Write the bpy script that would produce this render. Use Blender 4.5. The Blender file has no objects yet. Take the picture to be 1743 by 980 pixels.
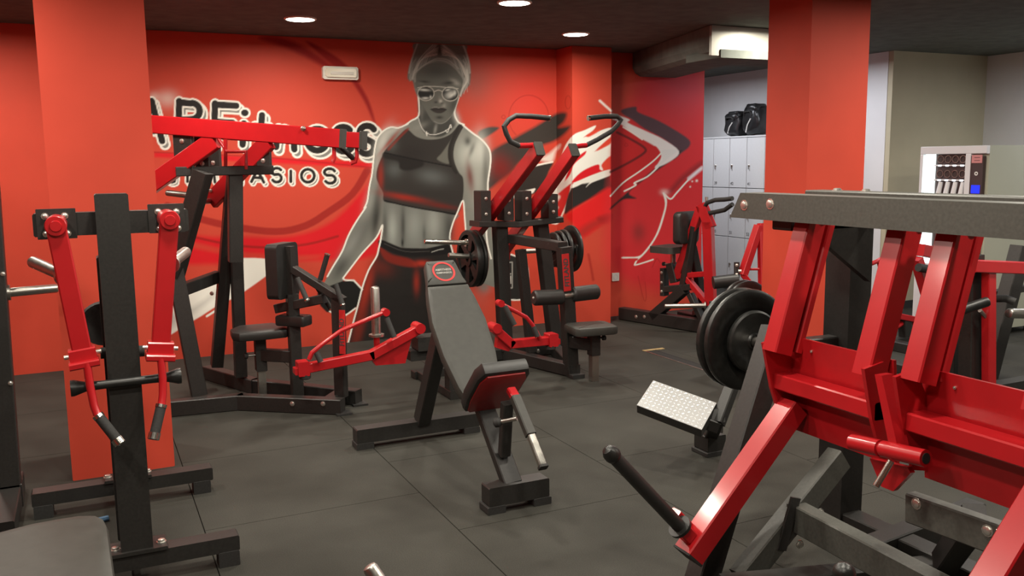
import bpy, bmesh, math, random
import numpy as np
from mathutils import Vector, Matrix
random.seed(7); np.random.seed(7)
S = bpy.context.scene
COL = S.collection

# ------------------------------------------------------------------ camera
FOC = 1522.6; EYE = 1.59
_p, _r, _y = 0.140238, -0.0120316, 0.4438722
def _cam_axes(p, r, y):
    cy, sy, cp, sp = math.cos(y), math.sin(y), math.cos(p), math.sin(p)
    f = np.array([sy*cp, cy*cp, -sp]); rt = np.array([cy, -sy, 0.0]); up = np.cross(rt, f)
    c, s = math.cos(r), math.sin(r)
    return c*rt + s*up, -s*rt + c*up, f
RT, UP, FW = _cam_axes(_p, _r, _y)
cd = bpy.data.cameras.new('camera'); cam = bpy.data.objects.new('camera', cd); COL.objects.link(cam)
cd.sensor_width = 36.0; cd.lens = 36.0*FOC/1743.0; cd.clip_start = 0.05; cd.clip_end = 100
cam.matrix_world = Matrix(((RT[0], UP[0], -FW[0], 0), (RT[1], UP[1], -FW[1], 0), (RT[2], UP[2], -FW[2], EYE), (0, 0, 0, 1)))
S.camera = cam
# ------------------------------------------------------------------ world and exposure
w = bpy.data.worlds.new('world'); S.world = w; w.use_nodes = True
w.node_tree.nodes['Background'].inputs[0].default_value = (0.30, 0.29, 0.26, 1)
w.node_tree.nodes['Background'].inputs[1].default_value = 0.05
S.view_settings.view_transform = 'Standard'; S.view_settings.look = 'None'
S.view_settings.gamma = 1.0; S.view_settings.use_curve_mapping = False
S.view_settings.exposure = 0.0
CEIL = 2.65
LAMPS = [(1.53, 6.78), (3.83, 6.75), (2.70, 5.585), (-0.77, 6.78), (0.38, 5.50), (1.53, 4.40), (6.10, 3.30),  # last of this row is an added lamp, brightens khaki wall and vending machine
         (-0.77, 4.40), (0.38, 3.20), (2.70, 3.20), (5.0, 3.2), (1.53, 2.0), (3.83, 2.0), (-0.77, 2.0),
         (0.38, 0.8), (2.7, 0.8), (6.15, 2.0), (5.08, 5.60)]
LAMP_W = 27.5
LAMP_COL = (1.0, 0.93, 0.80)

# ------------------------------------------------------------------ pixels to places (1743 x 980)
def ray(x, y): return RT*((x-871.5)/FOC) - UP*((y-490)/FOC) + FW
def G(x, y, z=0.0):
    d = ray(x, y); t = (z-EYE)/d[2]; return Vector((d[0]*t, d[1]*t, z))
def PY(x, y, Y):
    d = ray(x, y); t = Y/d[1]; return Vector((d[0]*t, Y, EYE+d[2]*t))
def PX(x, y, X):
    d = ray(x, y); t = X/d[0]; return Vector((X, d[1]*t, EYE+d[2]*t))
def AT(x, y, D):
    d = ray(x, y); return Vector((d[0]*D, d[1]*D, EYE+d[2]*D))
def K(x, y, A, B):
    nx, ny = -(B[1]-A[1]), B[0]-A[0]; d = ray(x, y)
    t = (nx*A[0]+ny*A[1])/(nx*d[0]+ny*d[1]); return Vector((d[0]*t, d[1]*t, EYE+d[2]*t))
def shift(A, B, off):          # the line A-B moved sideways by off
    v = Vector((B[0]-A[0], B[1]-A[1])).normalized(); n = Vector((-v.y, v.x))*off
    return (A[0]+n.x, A[1]+n.y), (B[0]+n.x, B[1]+n.y)

# ------------------------------------------------------------------ materials
MATS = {}
def mat(name, col, rough=0.5, metal=0.0, noise=0.0, nscale=40, bump=0.0, bscale=200, spec=0.5, coat=0.0, rvar=0.0):
    m = bpy.data.materials.new(name); m.use_nodes = True; nt = m.node_tree; b = nt.nodes['Principled BSDF']
    b.inputs['Base Color'].default_value = (*col, 1); b.inputs['Roughness'].default_value = rough
    b.inputs['Metallic'].default_value = metal; b.inputs['Specular IOR Level'].default_value = spec
    if coat: b.inputs['Coat Weight'].default_value = coat; b.inputs['Coat Roughness'].default_value = 0.12
    if noise or bump or rvar:
        tc = nt.nodes.new('ShaderNodeTexCoord')
    if noise or rvar:
        n = nt.nodes.new('ShaderNodeTexNoise'); n.inputs['Scale'].default_value = nscale; n.inputs['Detail'].default_value = 5
        nt.links.new(tc.outputs['Object'], n.inputs['Vector'])
    if noise:
        r = nt.nodes.new('ShaderNodeValToRGB')
        r.color_ramp.elements[0].position = 0.3; r.color_ramp.elements[1].position = 0.7
        r.color_ramp.elements[0].color = (*[c*(1-noise) for c in col], 1)
        r.color_ramp.elements[1].color = (*[min(1, c*(1+noise)) for c in col], 1)
        nt.links.new(n.outputs['Fac'], r.inputs['Fac']); nt.links.new(r.outputs['Color'], b.inputs['Base Color'])
    if rvar:
        mr = nt.nodes.new('ShaderNodeMapRange'); mr.inputs['To Min'].default_value = rough-rvar; mr.inputs['To Max'].default_value = rough+rvar
        nt.links.new(n.outputs['Fac'], mr.inputs['Value']); nt.links.new(mr.outputs['Result'], b.inputs['Roughness'])
    if bump:
        n2 = nt.nodes.new('ShaderNodeTexNoise'); n2.inputs['Scale'].default_value = bscale; n2.inputs['Detail'].default_value = 3
        nt.links.new(tc.outputs['Object'], n2.inputs['Vector'])
        bp = nt.nodes.new('ShaderNodeBump'); bp.inputs['Strength'].default_value = bump; bp.inputs['Distance'].default_value = 0.002
        nt.links.new(n2.outputs['Fac'], bp.inputs['Height']); nt.links.new(bp.outputs['Normal'], b.inputs['Normal'])
    MATS[name] = m; return m
def emit(name, col, s):
    m = bpy.data.materials.new(name); m.use_nodes = True; nt = m.node_tree; nt.nodes.clear()
    o = nt.nodes.new('ShaderNodeOutputMaterial'); e = nt.nodes.new('ShaderNodeEmission')
    e.inputs[0].default_value = (*col, 1); e.inputs[1].default_value = s; nt.links.new(e.outputs[0], o.inputs[0]); MATS[name] = m; return m
RED_WALL = (0.58, 0.062, 0.034)
mat('black', (0.020, 0.0185, 0.017), 0.46, noise=0.2, nscale=90, bump=0.12, bscale=600)
mat('red', (0.44, 0.010, 0.014), 0.30, noise=0.05, nscale=12, coat=0.3)
mat('chrome', (0.62, 0.60, 0.55), 0.22, 1.0, rvar=0.08, nscale=30)
mat('steel', (0.50, 0.48, 0.44), 0.35, 1.0, rvar=0.1, nscale=60)
mat('bolt', (0.75, 0.73, 0.68), 0.3, 0.9)
mat('rubber', (0.022, 0.021, 0.020), 0.7, noise=0.25, nscale=120, bump=0.3, bscale=900)
mat('plate', (0.013, 0.013, 0.012), 0.36, noise=0.3, nscale=40, bump=0.2, bscale=300)
mat('vinyl', (0.042, 0.041, 0.036), 0.52, spec=0.35, noise=0.1, nscale=30, bump=0.25, bscale=700)
mat('vinyl_dark', (0.020, 0.019, 0.018), 0.42, noise=0.1, nscale=30, bump=0.2, bscale=700)
mat('red_board', (0.30, 0.012, 0.012), 0.4, noise=0.1)
mat('redwall', RED_WALL, 0.62, spec=0.25, noise=0.05, nscale=3, bump=0.1, bscale=250)
mat('ceiling', (0.13, 0.14, 0.125), 0.9, spec=0.1, noise=0.15, nscale=8)
mat('whitewall', (0.72, 0.72, 0.72), 0.7, noise=0.02, nscale=4)
mat('khaki', (0.50, 0.45, 0.315), 0.75, noise=0.04, nscale=4)
mat('locker', (0.66, 0.67, 0.67), 0.4, noise=0.02)
mat('dark_gap', (0.03, 0.03, 0.03), 0.8)
mat('plastic_white', (0.78, 0.76, 0.68), 0.4)
mat('diffuser', (0.75, 0.70, 0.55), 0.2)
mat('bag', (0.018, 0.018, 0.019), 0.3, noise=0.3, nscale=14, bump=0.6, bscale=40)
mat('silver_duct', (0.32, 0.31, 0.27), 0.45, 0.35, noise=0.05, nscale=5)
mat('vend_body', (0.42, 0.42, 0.33), 0.5)
mat('vend_frame', (0.75, 0.74, 0.76), 0.35)
mat('vend_dark', (0.06, 0.035, 0.035), 0.5)
mat('vend_pink', (0.62, 0.25, 0.25), 0.5)
mat('white_print', (0.80, 0.80, 0.76), 0.5)
mat('red_print', (0.55, 0.02, 0.02), 0.5)
mat('dark_print', (0.06, 0.06, 0.06), 0.5)
mat('black_lit', (0.070, 0.069, 0.060), 0.48, noise=0.15, nscale=90, bump=0.12, bscale=600)  # black paint lightened: light on the row machine's beams put into the colour
mat('tread', (0.50, 0.50, 0.50), 0.45, 0.7)
mat('tread_lug', (0.55, 0.55, 0.56), 0.30, 0.9)
mat('grey_print', (0.38, 0.37, 0.34), 0.5)
mat('joint', (0.014, 0.013, 0.012), 0.9)
mat('wood', (0.42, 0.30, 0.14), 0.6, noise=0.2)
emit('lamp_glow', (1.0, 0.93, 0.80), 14)
emit('screen_blue', (0.02, 0.03, 1.0), 2.0)
emit('vend_light', (0.85, 1.0, 0.98), 3.0)
emit('led', (0.9, 0.95, 1.0), 3.0)
def floor_mat():
    m = mat('floor', (0.034, 0.0325, 0.027), 0.8, spec=0.22); nt = m.node_tree; b = nt.nodes['Principled BSDF']
    tc = nt.nodes.new('ShaderNodeTexCoord'); ge = nt.nodes.new('ShaderNodeNewGeometry')
    a = nt.nodes.new('ShaderNodeTexNoise'); a.inputs['Scale'].default_value = 2.2; a.inputs['Detail'].default_value = 6
    nt.links.new(ge.outputs['Position'], a.inputs['Vector'])
    r = nt.nodes.new('ShaderNodeValToRGB'); r.color_ramp.elements[0].position = 0.32; r.color_ramp.elements[1].position = 0.72
    r.color_ramp.elements[0].color = (0.031, 0.0295, 0.0245, 1); r.color_ramp.elements[1].color = (0.047, 0.045, 0.038, 1)
    nt.links.new(a.outputs['Fac'], r.inputs['Fac'])
    s = nt.nodes.new('ShaderNodeTexNoise'); s.inputs['Scale'].default_value = 260; s.inputs['Detail'].default_value = 2
    nt.links.new(ge.outputs['Position'], s.inputs['Vector'])
    r2 = nt.nodes.new('ShaderNodeValToRGB'); r2.color_ramp.elements[0].position = 0.35; r2.color_ramp.elements[1].position = 0.75
    r2.color_ramp.elements[0].color = (0.75, 0.75, 0.75, 1); r2.color_ramp.elements[1].color = (1.3, 1.3, 1.3, 1)
    nt.links.new(s.outputs['Fac'], r2.inputs['Fac'])
    mx = nt.nodes.new('ShaderNodeMix'); mx.data_type = 'RGBA'; mx.blend_type = 'MULTIPLY'; mx.inputs[0].default_value = 1
    nt.links.new(r.outputs['Color'], mx.inputs[6]); nt.links.new(r2.outputs['Color'], mx.inputs[7])
    nt.links.new(mx.outputs[2], b.inputs['Base Color'])
    bp = nt.nodes.new('ShaderNodeBump'); bp.inputs['Strength'].default_value = 0.35; bp.inputs['Distance'].default_value = 0.002
    nt.links.new(s.outputs['Fac'], bp.inputs['Height']); nt.links.new(bp.outputs['Normal'], b.inputs['Normal'])
floor_mat()

# ------------------------------------------------------------------ mesh builders
def basis(d, up=None):
    d = d.normalized()
    u = Vector(up) if up is not None else (Vector((0, 0, 1)) if abs(d.z) < 0.95 else Vector((0, 1, 0)))
    s = d.cross(u)
    if s.length < 1e-4: s = d.cross(Vector((1, 0.3, 0)))
    s.normalize(); u = s.cross(d).normalized(); return s, u
class MB:
    def __init__(s): s.v = []; s.f = []; s.sm = []
    def add(s, vs, fs, smooth=False):
        o = len(s.v); s.v += [Vector(p) for p in vs]; s.f += [[i+o for i in f] for f in fs]; s.sm += [smooth]*len(fs); return s
    def bar(s, a, b, w, h=None, up=None, ch=0.005, ext=0.0):   # rectangular tube with chamfered edges
        a = Vector(a); b = Vector(b); h = h or w; d = (b-a).normalized(); a = a-d*ext; b = b+d*ext
        si, u = basis(b-a, up); x, y = w/2, h/2; c = min(ch, x*.45, y*.45)
        pr = [(x-c, -y), (x, -y+c), (x, y-c), (x-c, y), (-x+c, y), (-x, y-c), (-x, -y+c), (-x+c, -y)]
        vs = [p+si*q[0]+u*q[1] for p in (a, b) for q in pr]
        fs = [[i, (i+1) % 8, (i+1) % 8+8, i+8] for i in range(8)]+[list(range(7, -1, -1)), list(range(8, 16))]
        return s.add(vs, fs)
    def box(s, lo, hi, ch=0.005):
        lo = Vector(lo); hi = Vector(hi); c = (lo+hi)/2; d = hi-lo
        return s.bar((c.x, lo.y, c.z), (c.x, hi.y, c.z), d.x, d.z, (0, 0, 1), ch)
    def cyl(s, a, b, r, r2=None, n=16, cap=True):
        a = Vector(a); b = Vector(b); r2 = r if r2 is None else r2; si, u = basis(b-a)
        vs = [p+(si*math.cos(t)+u*math.sin(t))*q for p, q in ((a, r), (b, r2)) for t in [2*math.pi*i/n for i in range(n)]]
        s.add(vs, [[i, (i+1) % n, (i+1) % n+n, i+n] for i in range(n)], True)
        if cap: s.add(vs, [list(range(n-1, -1, -1)), list(range(n, 2*n))])
        return s
    def lathe(s, o, d, prof, n=32):                # prof: (along, radius)
        o = Vector(o); d = Vector(d).normalized(); si, u = basis(d); m = len(prof)
        vs = [o+d*a+(si*math.cos(t)+u*math.sin(t))*max(r, 1e-4) for a, r in prof for t in [2*math.pi*i/n for i in range(n)]]
        fs = [[k*n+i, k*n+(i+1) % n, (k+1)*n+(i+1) % n, (k+1)*n+i] for k in range(m-1) for i in range(n)]
        return s.add(vs, fs, True)
    def tube(s, pts, r, n=12, cap=True):
        pts = [Vector(p) for p in pts]; N = len(pts); rings = []; u = None
        for i, p in enumerate(pts):
            t = (pts[min(i+1, N-1)]-pts[max(i-1, 0)]).normalized()
            if u is None: si, u = basis(t)
            else:
                u = (u-t*u.dot(t)).normalized(); si = t.cross(u).normalized()
            rings += [p+(si*math.cos(2*math.pi*k/n)+u*math.sin(2*math.pi*k/n))*r for k in range(n)]
        fs = [[i*n+k, i*n+(k+1) % n, (i+1)*n+(k+1) % n, (i+1)*n+k] for i in range(N-1) for k in range(n)]
        s.add(rings, fs, True)
        if cap: s.add(rings, [list(range(n-1, -1, -1)), list(range((N-1)*n, N*n))])
        return s
    def prism(s, pts, off):                        # polygon pushed along off
        pts = [Vector(p) for p in pts]; n = len(pts); off = Vector(off)
        s.add(pts+[p+off for p in pts], [list(range(n-1, -1, -1)), list(range(n, 2*n))]+[[i, (i+1) % n, (i+1) % n+n, i+n] for i in range(n)]); return s
    def pad(s, o, u, v, outline, th, e=0.014, dome=0.0):  # cushion: outline in (u,v), rounded edges, thickness along u x v
        o = Vector(o); u = Vector(u).normalized(); v = Vector(v).normalized(); nn = u.cross(v).normalized()
        c = Vector((sum(p[0] for p in outline)/len(outline), sum(p[1] for p in outline)/len(outline)))
        n = len(outline); rings = []
        def inset(k):
            out = []
            for i in range(n):
                a, b, d = Vector(outline[i-1]), Vector(outline[i]), Vector(outline[(i+1) % n])
                t = (d-a); t = t.normalized() if t.length > 0 else Vector((1, 0)); nr = Vector((-t.y, t.x))
                if nr.dot(c-b) < 0: nr = -nr
                out.append(b+nr*k)
            return out
        for k, z in ((e, 0), (e*.3, e*.3), (0, e), (0, th-e), (e*.3, th-e*.3), (e, th), (e*2.5, th+dome)):
            rings += [o+u*p.x+v*p.y+nn*z for p in inset(k)]
        m = 7
        s.add(rings, [[k*n+i, k*n+(i+1) % n, (k+1)*n+(i+1) % n, (k+1)*n+i] for k in range(m-1) for i in range(n)]+[list(range(n-1, -1, -1)), list(range((m-1)*n, m*n))], True); return s
    def build(s, name, material, parent=None, origin=None, label=None):
        me = bpy.data.meshes.new(name)
        o0 = Vector(origin) if origin is not None else (parent.get('_o') if parent is not None and parent.get('_o') else None)
        if o0 is None: o0 = Vector((0, 0, 0))
        o0 = Vector(o0)
        me.from_pydata([tuple(p-o0) for p in s.v], [], s.f)
        bm = bmesh.new(); bm.from_mesh(me); bmesh.ops.remove_doubles(bm, verts=bm.verts, dist=1e-5)
        bmesh.ops.recalc_face_normals(bm, faces=bm.faces); bm.to_mesh(me); bm.free()
        if any(s.sm):
            for p in me.polygons: p.use_smooth = True
            try: me.set_sharp_from_angle(angle=math.radians(35))
            except Exception: pass
        me.materials.append(MATS[material] if isinstance(material, str) else material)
        ob = bpy.data.objects.new(name, me); COL.objects.link(ob)
        if parent is not None: ob.parent = parent; ORG[ob.name] = ORG.get(parent.name, Vector((0, 0, 0)))
        else: ob.location = o0; ORG[ob.name] = o0
        if label: ob['label'] = label
        return ob
ORG = {}
_build = MB.build
def build(self, name, material, parent=None, origin=None, label=None):
    o = origin if origin is not None else (ORG[parent.name] if parent is not None else None)
    return _build(self, name, material, parent, o, label)
MB.build = build
def thing(name, label, cat, loc, group=None):
    e = bpy.data.objects.new(name, None); COL.objects.link(e); e.location = loc; e.empty_display_size = 0.1
    e['label'] = label; e['category'] = cat
    if group: e['group'] = group
    ORG[e.name] = Vector(loc); return e
def tag(o, label, cat, group=None):
    o['label'] = label; o['category'] = cat
    if group: o['group'] = group
    return o
def struct(o): o['kind'] = 'structure'; return o
def rrect(hu, hv, r, n=5):
    out = []
    for cx, cy, a0 in ((hu-r, hv-r, 0), (-hu+r, hv-r, 90), (-hu+r, -hv+r, 180), (hu-r, -hv+r, 270)):
        for i in range(n+1):
            t = math.radians(a0+90*i/n); out.append((cx+r*math.cos(t), cy+r*math.sin(t)))
    return out
def text(name, body, size, o, u, v, material, parent=None, bold=0.0, align='CENTER', origin=None):
    cu = bpy.data.curves.new(name, 'FONT'); cu.body = body; cu.size = size; cu.align_x = align; cu.align_y = 'CENTER'
    cu.extrude = 0.0004; cu.offset = bold; cu.resolution_u = 3
    t = bpy.data.objects.new(name, cu); me = bpy.data.meshes.new_from_object(t); bpy.data.objects.remove(t)
    u = Vector(u).normalized(); v = Vector(v).normalized(); n = u.cross(v)
    o0 = ORG[parent.name] if parent is not None else Vector((0, 0, 0)); o = Vector(o)-o0
    for x in me.vertices:
        c = x.co.copy(); x.co = o+u*c.x+v*c.y+n*c.z
    me.materials.clear(); me.materials.append(MATS[material]); me.name = name
    ob = bpy.data.objects.new(name, me); COL.objects.link(ob); ob.parent = parent; ORG[ob.name] = o0
    return ob
def bolt(p, d, parent, r=0.011, h=0.008, material='bolt'):
    p = Vector(p); d = Vector(d).normalized()
    return MB().lathe(p-d*0.002, d, [(0, r*1.35), (0.004, r*1.35), (0.004, r), (h, r*.95), (h+.002, r*.6), (h+.002, 0)], 10).build('bolt', material, parent)
def horn(a, b, r, parent, name='weight_horn', material='chrome', collar=True):
    a = Vector(a); b = Vector(b); d = (b-a).normalized(); L = (b-a).length
    h = MB().lathe(a, d, [(0, 0), (0, r), (L-r*.5, r), (L-r*.15, r*.85), (L, r*.5), (L, 0)], 18).build(name, material, parent)
    if collar: MB().lathe(a, d, [(0, r), (0, r*1.7), (0.014, r*1.7), (0.014, r)], 18).build('collar', material, h)
    return h
def plate(o, d, R, th, label, group=None, spokes=0, slots=0, material='plate'):
    o = Vector(o); d = Vector(d).normalized()
    b = MB(); h = th/2
    if spokes:
        b.lathe(o, d, [(-h, R*.84), (-h, R*.98), (-h*.6, R), (h*.6, R), (h, R*.98), (h, R*.84), (-h, R*.84)], 40)
        b.lathe(o, d, [(-h, .027), (-h, R*.28), (h, R*.28), (h, .027), (-h, .027)], 28)
        si, u = basis(d)
        for k in range(spokes):
            t = 2*math.pi*k/spokes+.3; q = si*math.cos(t)+u*math.sin(t); r = d.cross(q)
            b.prism([o-d*h*.5+q*R*.2+r*R*.12, o-d*h*.5+q*R*.88+r*R*.2, o-d*h*.5+q*R*.88-r*R*.2, o-d*h*.5+q*R*.2-r*R*.12], d*h)
    else:
        b.lathe(o, d, [(-h, .026), (-h, R*.24), (-h*.55, R*.28), (-h*.55, R*.62), (-h*.9, R*.68), (-h*.9, R*.93), (-h*.5, R*.99), (0, R),
                       (h*.5, R*.99), (h*.9, R*.93), (h*.9, R*.68), (h*.55, R*.62), (h*.55, R*.28), (h, R*.24), (h, .026), (-h, .026)], 48)
    ob = b.build('weight_plate', material, None, o)
    tag(ob, label, 'weight plate', group)
    if slots:
        si, u = basis(d)
        for k in range(slots):
            t = 2*math.pi*k/slots; c = o+(si*math.cos(t)+u*math.sin(t))*R*.62; tt = -si*math.sin(t)+u*math.cos(t)
            MB().tube([c-tt*R*.2-d*h*.2, c+tt*R*.2-d*h*.2], R*.08, 8).build('grip_recess', 'rubber', ob)
    return ob
# ================================================================== THE ROOM
WY = 7.76                                     # mural wall
XL, XR, YF, YB = -3.2, 8.86, -3.0, 11.2
fl = struct(MB().box((XL-.2, YF-.2, -0.12), (XR+.2, YB+.2, -0.022)).build('floor', 'joint'))
tile_me = None
for k in range(-4, 9):
    x0 = 0.377+k
    off = 3.97 if k % 2 == 0 else 3.47
    for j in range(-8, 9):
        y0 = off+j
        if x0+1 < XL or x0 > XR or y0+1 < YF or y0 > YB: continue
        if tile_me is None:
            t = MB().box((0.0016, 0.0016, -0.022), (0.9984, 0.9984, 0.0), 0.0015).build('floor_tile', 'floor', fl, (0, 0, 0)); tile_me = t.data
        else:
            t = bpy.data.objects.new('floor_tile', tile_me); COL.objects.link(t); t.parent = fl
        t.location = (x0, y0, 0)
struct(MB().box((XL-.2, YF-.2, CEIL), (XR+.2, YB+.2, CEIL+.12)).build('ceiling', 'ceiling'))
wb = struct(MB().box((XL-.2, WY+.004, 0), (5.95, WY+.16, CEIL), 0.001).build('wall_back', 'redwall'))
struct(MB().box((XL-.2, YF-.2, 0), (XL, WY, CEIL)).build('wall_left', 'redwall'))
struct(MB().box((XL, YF-.2, 0), (XR, YF, CEIL)).build('wall_front', 'khaki'))
struct(MB().box((XL, YB, 0), (8.0, YB+.15, CEIL)).build('wall_corridor_end', 'whitewall'))
wr = struct(MB().prism([(7.46, 6.74, 0), (7.62, 6.74, 0), (7.62, YB, 0), (7.46, YB, 0)], (0, 0, CEIL)).build('wall_right', 'whitewall'))
struct(MB().box((7.465, 6.68, 0), (XR, 6.739, CEIL), 0.001).build('wall_khaki', 'khaki'))
struct(MB().box((XR, YF, 0), (XR+.15, 6.74, CEIL), 0.001).build('wall_far_right', 'whitewall'))
struct(MB().box((-0.151, 4.94, 0), (0.340, 5.42, CEIL), 0.004).build('pillar_left', 'redwall'))
struct(MB().box((4.097, 4.30, 0), (4.584, 4.683, CEIL), 0.004).build('pillar_right', 'redwall'))
for nm, lo, hi in (('baseboard_khaki', (7.45, 6.665, 0), (XR, 6.68, .08)), ('baseboard_right', (7.445, 6.70, 0), (7.46, 7.42, .08))):
    struct(MB().box(lo, hi, .002).build(nm, 'dark_gap'))

# ------------------------------------------------------------------ the mural: paint traced on the wall
SC = 2; CX0, CY0, CW, CH = 0, 36, 1216, 600
def srgb(c): c = np.asarray(c, float)/255.; return np.where(c <= .04045, c/12.92, ((c+.055)/1.055)**2.4)
BASE = np.array(RED_WALL)
IMG = np.zeros((CH*SC, CW*SC, 3)); IMG[:] = BASE
def _grid(x0, y0, x1, y1):
    a = max(0, int((x0-CX0)*SC)); b = min(CW*SC, int((x1-CX0)*SC)+1); c = max(0, int((y0-CY0)*SC)); d = min(CH*SC, int((y1-CY0)*SC)+1)
    if b <= a or d <= c: return None
    X, Y = np.meshgrid((np.arange(a, b)+.5)/SC+CX0, (np.arange(c, d)+.5)/SC+CY0); return a, b, c, d, X, Y
def _put(g, al, col):
    a, b, c, d = g[:4]; al = np.clip(al, 0, 1)[..., None]; IMG[c:d, a:b] = IMG[c:d, a:b]*(1-al)+al*srgb(col)
def _seg(X, Y, pts, closed=False):
    D = np.full(X.shape, 1e9); n = len(pts)
    for i in range(n if closed else n-1):
        (ax, ay), (bx, by) = pts[i], pts[(i+1) % n]; dx, dy = bx-ax, by-ay; L = dx*dx+dy*dy+1e-9
        t = np.clip(((X-ax)*dx+(Y-ay)*dy)/L, 0, 1); D = np.minimum(D, (X-ax-t*dx)**2+(Y-ay-t*dy)**2)
    return np.sqrt(D)
def smooth(pts, closed=False, k=4):
    n = len(pts); out = []
    P = lambda i: np.array(pts[i % n] if closed else pts[min(max(i, 0), n-1)], float)
    for i in range(n if closed else n-1):
        p0, p1, p2, p3 = P(i-1), P(i), P(i+1), P(i+2)
        for j in range(k):
            t = j/k; out.append(tuple(.5*((2*p1)+(-p0+p2)*t+(2*p0-5*p1+4*p2-p3)*t*t+(-p0+3*p1-3*p2+p3)*t**3)))
    if not closed: out.append(tuple(pts[-1]))
    return out
def T(o, pts): return [(o[0]+p[0]/o[2], o[1]+p[1]/o[2]) for p in pts]
def poly(pts, col, soft=.5, al=1.0, sm=True):
    if sm: pts = smooth(pts, True)
    xs = [p[0] for p in pts]; ys = [p[1] for p in pts]; m = soft*2+1
    g = _grid(min(xs)-m, min(ys)-m, max(xs)+m, max(ys)+m)
    if g is None: return
    X, Y = g[4], g[5]; ins = np.zeros(X.shape, bool); n = len(pts)
    for i in range(n):
        (ax, ay), (bx, by) = pts[i], pts[(i+1) % n]
        if ay == by: continue
        c = ((ay > Y) != (by > Y)) & (X < (bx-ax)*(Y-ay)/(by-ay)+ax); ins ^= c
    D = _seg(X, Y, pts, True); sd = np.where(ins, D, -D); _put(g, (sd/(2*soft)+.5)*al if soft > .6 else np.clip(sd+.5, 0, 1)*al, col)
def line(pts, wd, col, soft=.7, al=1.0, sm=True, w2=None):
    if sm: pts = smooth(pts)
    xs = [p[0] for p in pts]; ys = [p[1] for p in pts]; m = wd+soft*2+1
    g = _grid(min(xs)-m, min(ys)-m, max(xs)+m, max(ys)+m)
    if g is None: return
    D = _seg(g[4], g[5], pts); _put(g, np.clip((wd/2-D)/soft+.5, 0, 1)*al, col)
def blob(cx, cy, rx, ry, col, al=1.0, rot=0.0):
    R = max(rx, ry)*2.2; g = _grid(cx-R, cy-R, cx+R, cy+R)
    if g is None: return
    t = math.radians(rot); c, s = math.cos(t), math.sin(t); x, y = g[4]-cx, g[5]-cy
    q = ((x*c+y*s)/rx)**2+((-x*s+y*c)/ry)**2; _put(g, np.exp(-q)*al, col)

WHT = (238, 236, 226); BLK = (34, 31, 30); GRY = (128, 128, 122); CRIM = (214, 24, 34); DRED = (150, 26, 24); DGR = (70, 66, 62)
# --- left: red swirls
poly([(462, 60), (500, 70), (545, 95), (575, 120), (560, 120), (520, 98), (480, 80), (440, 66)], DRED, 3, .75)
poly([(520, 70), (555, 85), (590, 110), (612, 142), (630, 175), (640, 212), (634, 205), (618, 170), (590, 128), (566, 112)], DRED, 2, .8)
line([(625, 290), (600, 330), (560, 360), (520, 384), (470, 394), (400, 386), (340, 372), (285, 350)], 12, DRED, 2.5, .8)
poly([(262, 378), (340, 400), (420, 402), (500, 400), (570, 372), (640, 300), (640, 350), (590, 420), (540, 436), (420, 432), (320, 412), (262, 398)], CRIM, 4, .85)
line([(575, 402), (520, 416), (450, 421), (380, 414), (300, 396)], 4, DRED, 2, .8)
poly([(262, 258), (640, 276), (640, 287), (262, 268)], CRIM, 2, .8, False)
line([(262, 259), (455, 268), (640, 286)], 2, DRED, 1.5, .7)
poly([(262, 410), (420, 436), (540, 438), (640, 380), (640, 436), (500, 445), (260, 450)], CRIM, 4, .8)
poly([(398, 441), (470, 443), (462, 462), (410, 500), (396, 508), (370, 520), (330, 545), (262, 580), (262, 520), (320, 500), (390, 470)], WHT, 1)
poly([(390, 440), (400, 440), (400, 498), (392, 505)], WHT, 1)
poly([(262, 540), (330, 520), (392, 470), (392, 478), (360, 512), (300, 555), (262, 575)], (200, 198, 190), 3, .5)
line([(352, 538), (372, 525), (386, 512)], 3.5, WHT, 1)
# --- lettering, black strokes with white edge and grey side
def glyphs(strokes, wd, ed, off):
    for s in strokes: line([(x+off[0], y+off[1]) for x, y in s], wd+ed*2, WHT, .8, 1, False)
    for s in strokes: line([(x+off[0], y+off[1]) for x, y in s], wd+ed*.2, GRY, .8, 1, False)
    for s in strokes: line(s, wd+ed*1.5, WHT, .8, 1, False)
    for s in strokes: line(s, wd, BLK, .8, 1, False)
arc = lambda cx, cy, rx, ry, a0, a1, n=14: [(cx+rx*math.cos(math.radians(a0+(a1-a0)*i/n)), cy+ry*math.sin(math.radians(a0+(a1-a0)*i/n))) for i in range(n+1)]
blob(285, 168, 18, 14, (220, 205, 195), .6); blob(262, 165, 10, 8, (220, 205, 195), .5)
big = [[(240, 238), (258, 172), (276, 240)], [(246, 216), (271, 218)],
       [(305, 172), (303, 240)], [(305, 174), (325, 176)]+arc(325, 189, 15, 14, -80, 90)+[(306, 204)], [(306, 204), (326, 205)]+arc(326, 222, 17, 17, -80, 92)+[(304, 241)],
       [(366, 176), (364, 246)], [(366, 178), (402, 180)], [(365, 207), (396, 209)],
       [(415, 210), (413, 246)],
       [(446, 196), (442, 248)], [(434, 214), (458, 216)],
       [(474, 218), (470, 250)], [(473, 228), (484, 219), (495, 224), (500, 236), (501, 254)],
       [(522, 236), (556, 240)]+arc(540, 236, 17, 17, 10, -200)+arc(540, 239, 17, 17, 160, 40),
       arc(584, 224, 12, 8, -20, -250, 10)+arc(586, 246, 14, 12, -80, 150, 10),
       arc(625, 226, 13, 12, -30, -240, 10)+[(622, 236), (630, 240)]+arc(624, 250, 13, 12, -40, 130, 10)]
glyphs(big, 11, 4, (5, 6))
for r, c in ((9, WHT), (5.6, BLK)): line([(416, 192), (417.5, 192)], r*2, c, .8, 1, False)
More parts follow.
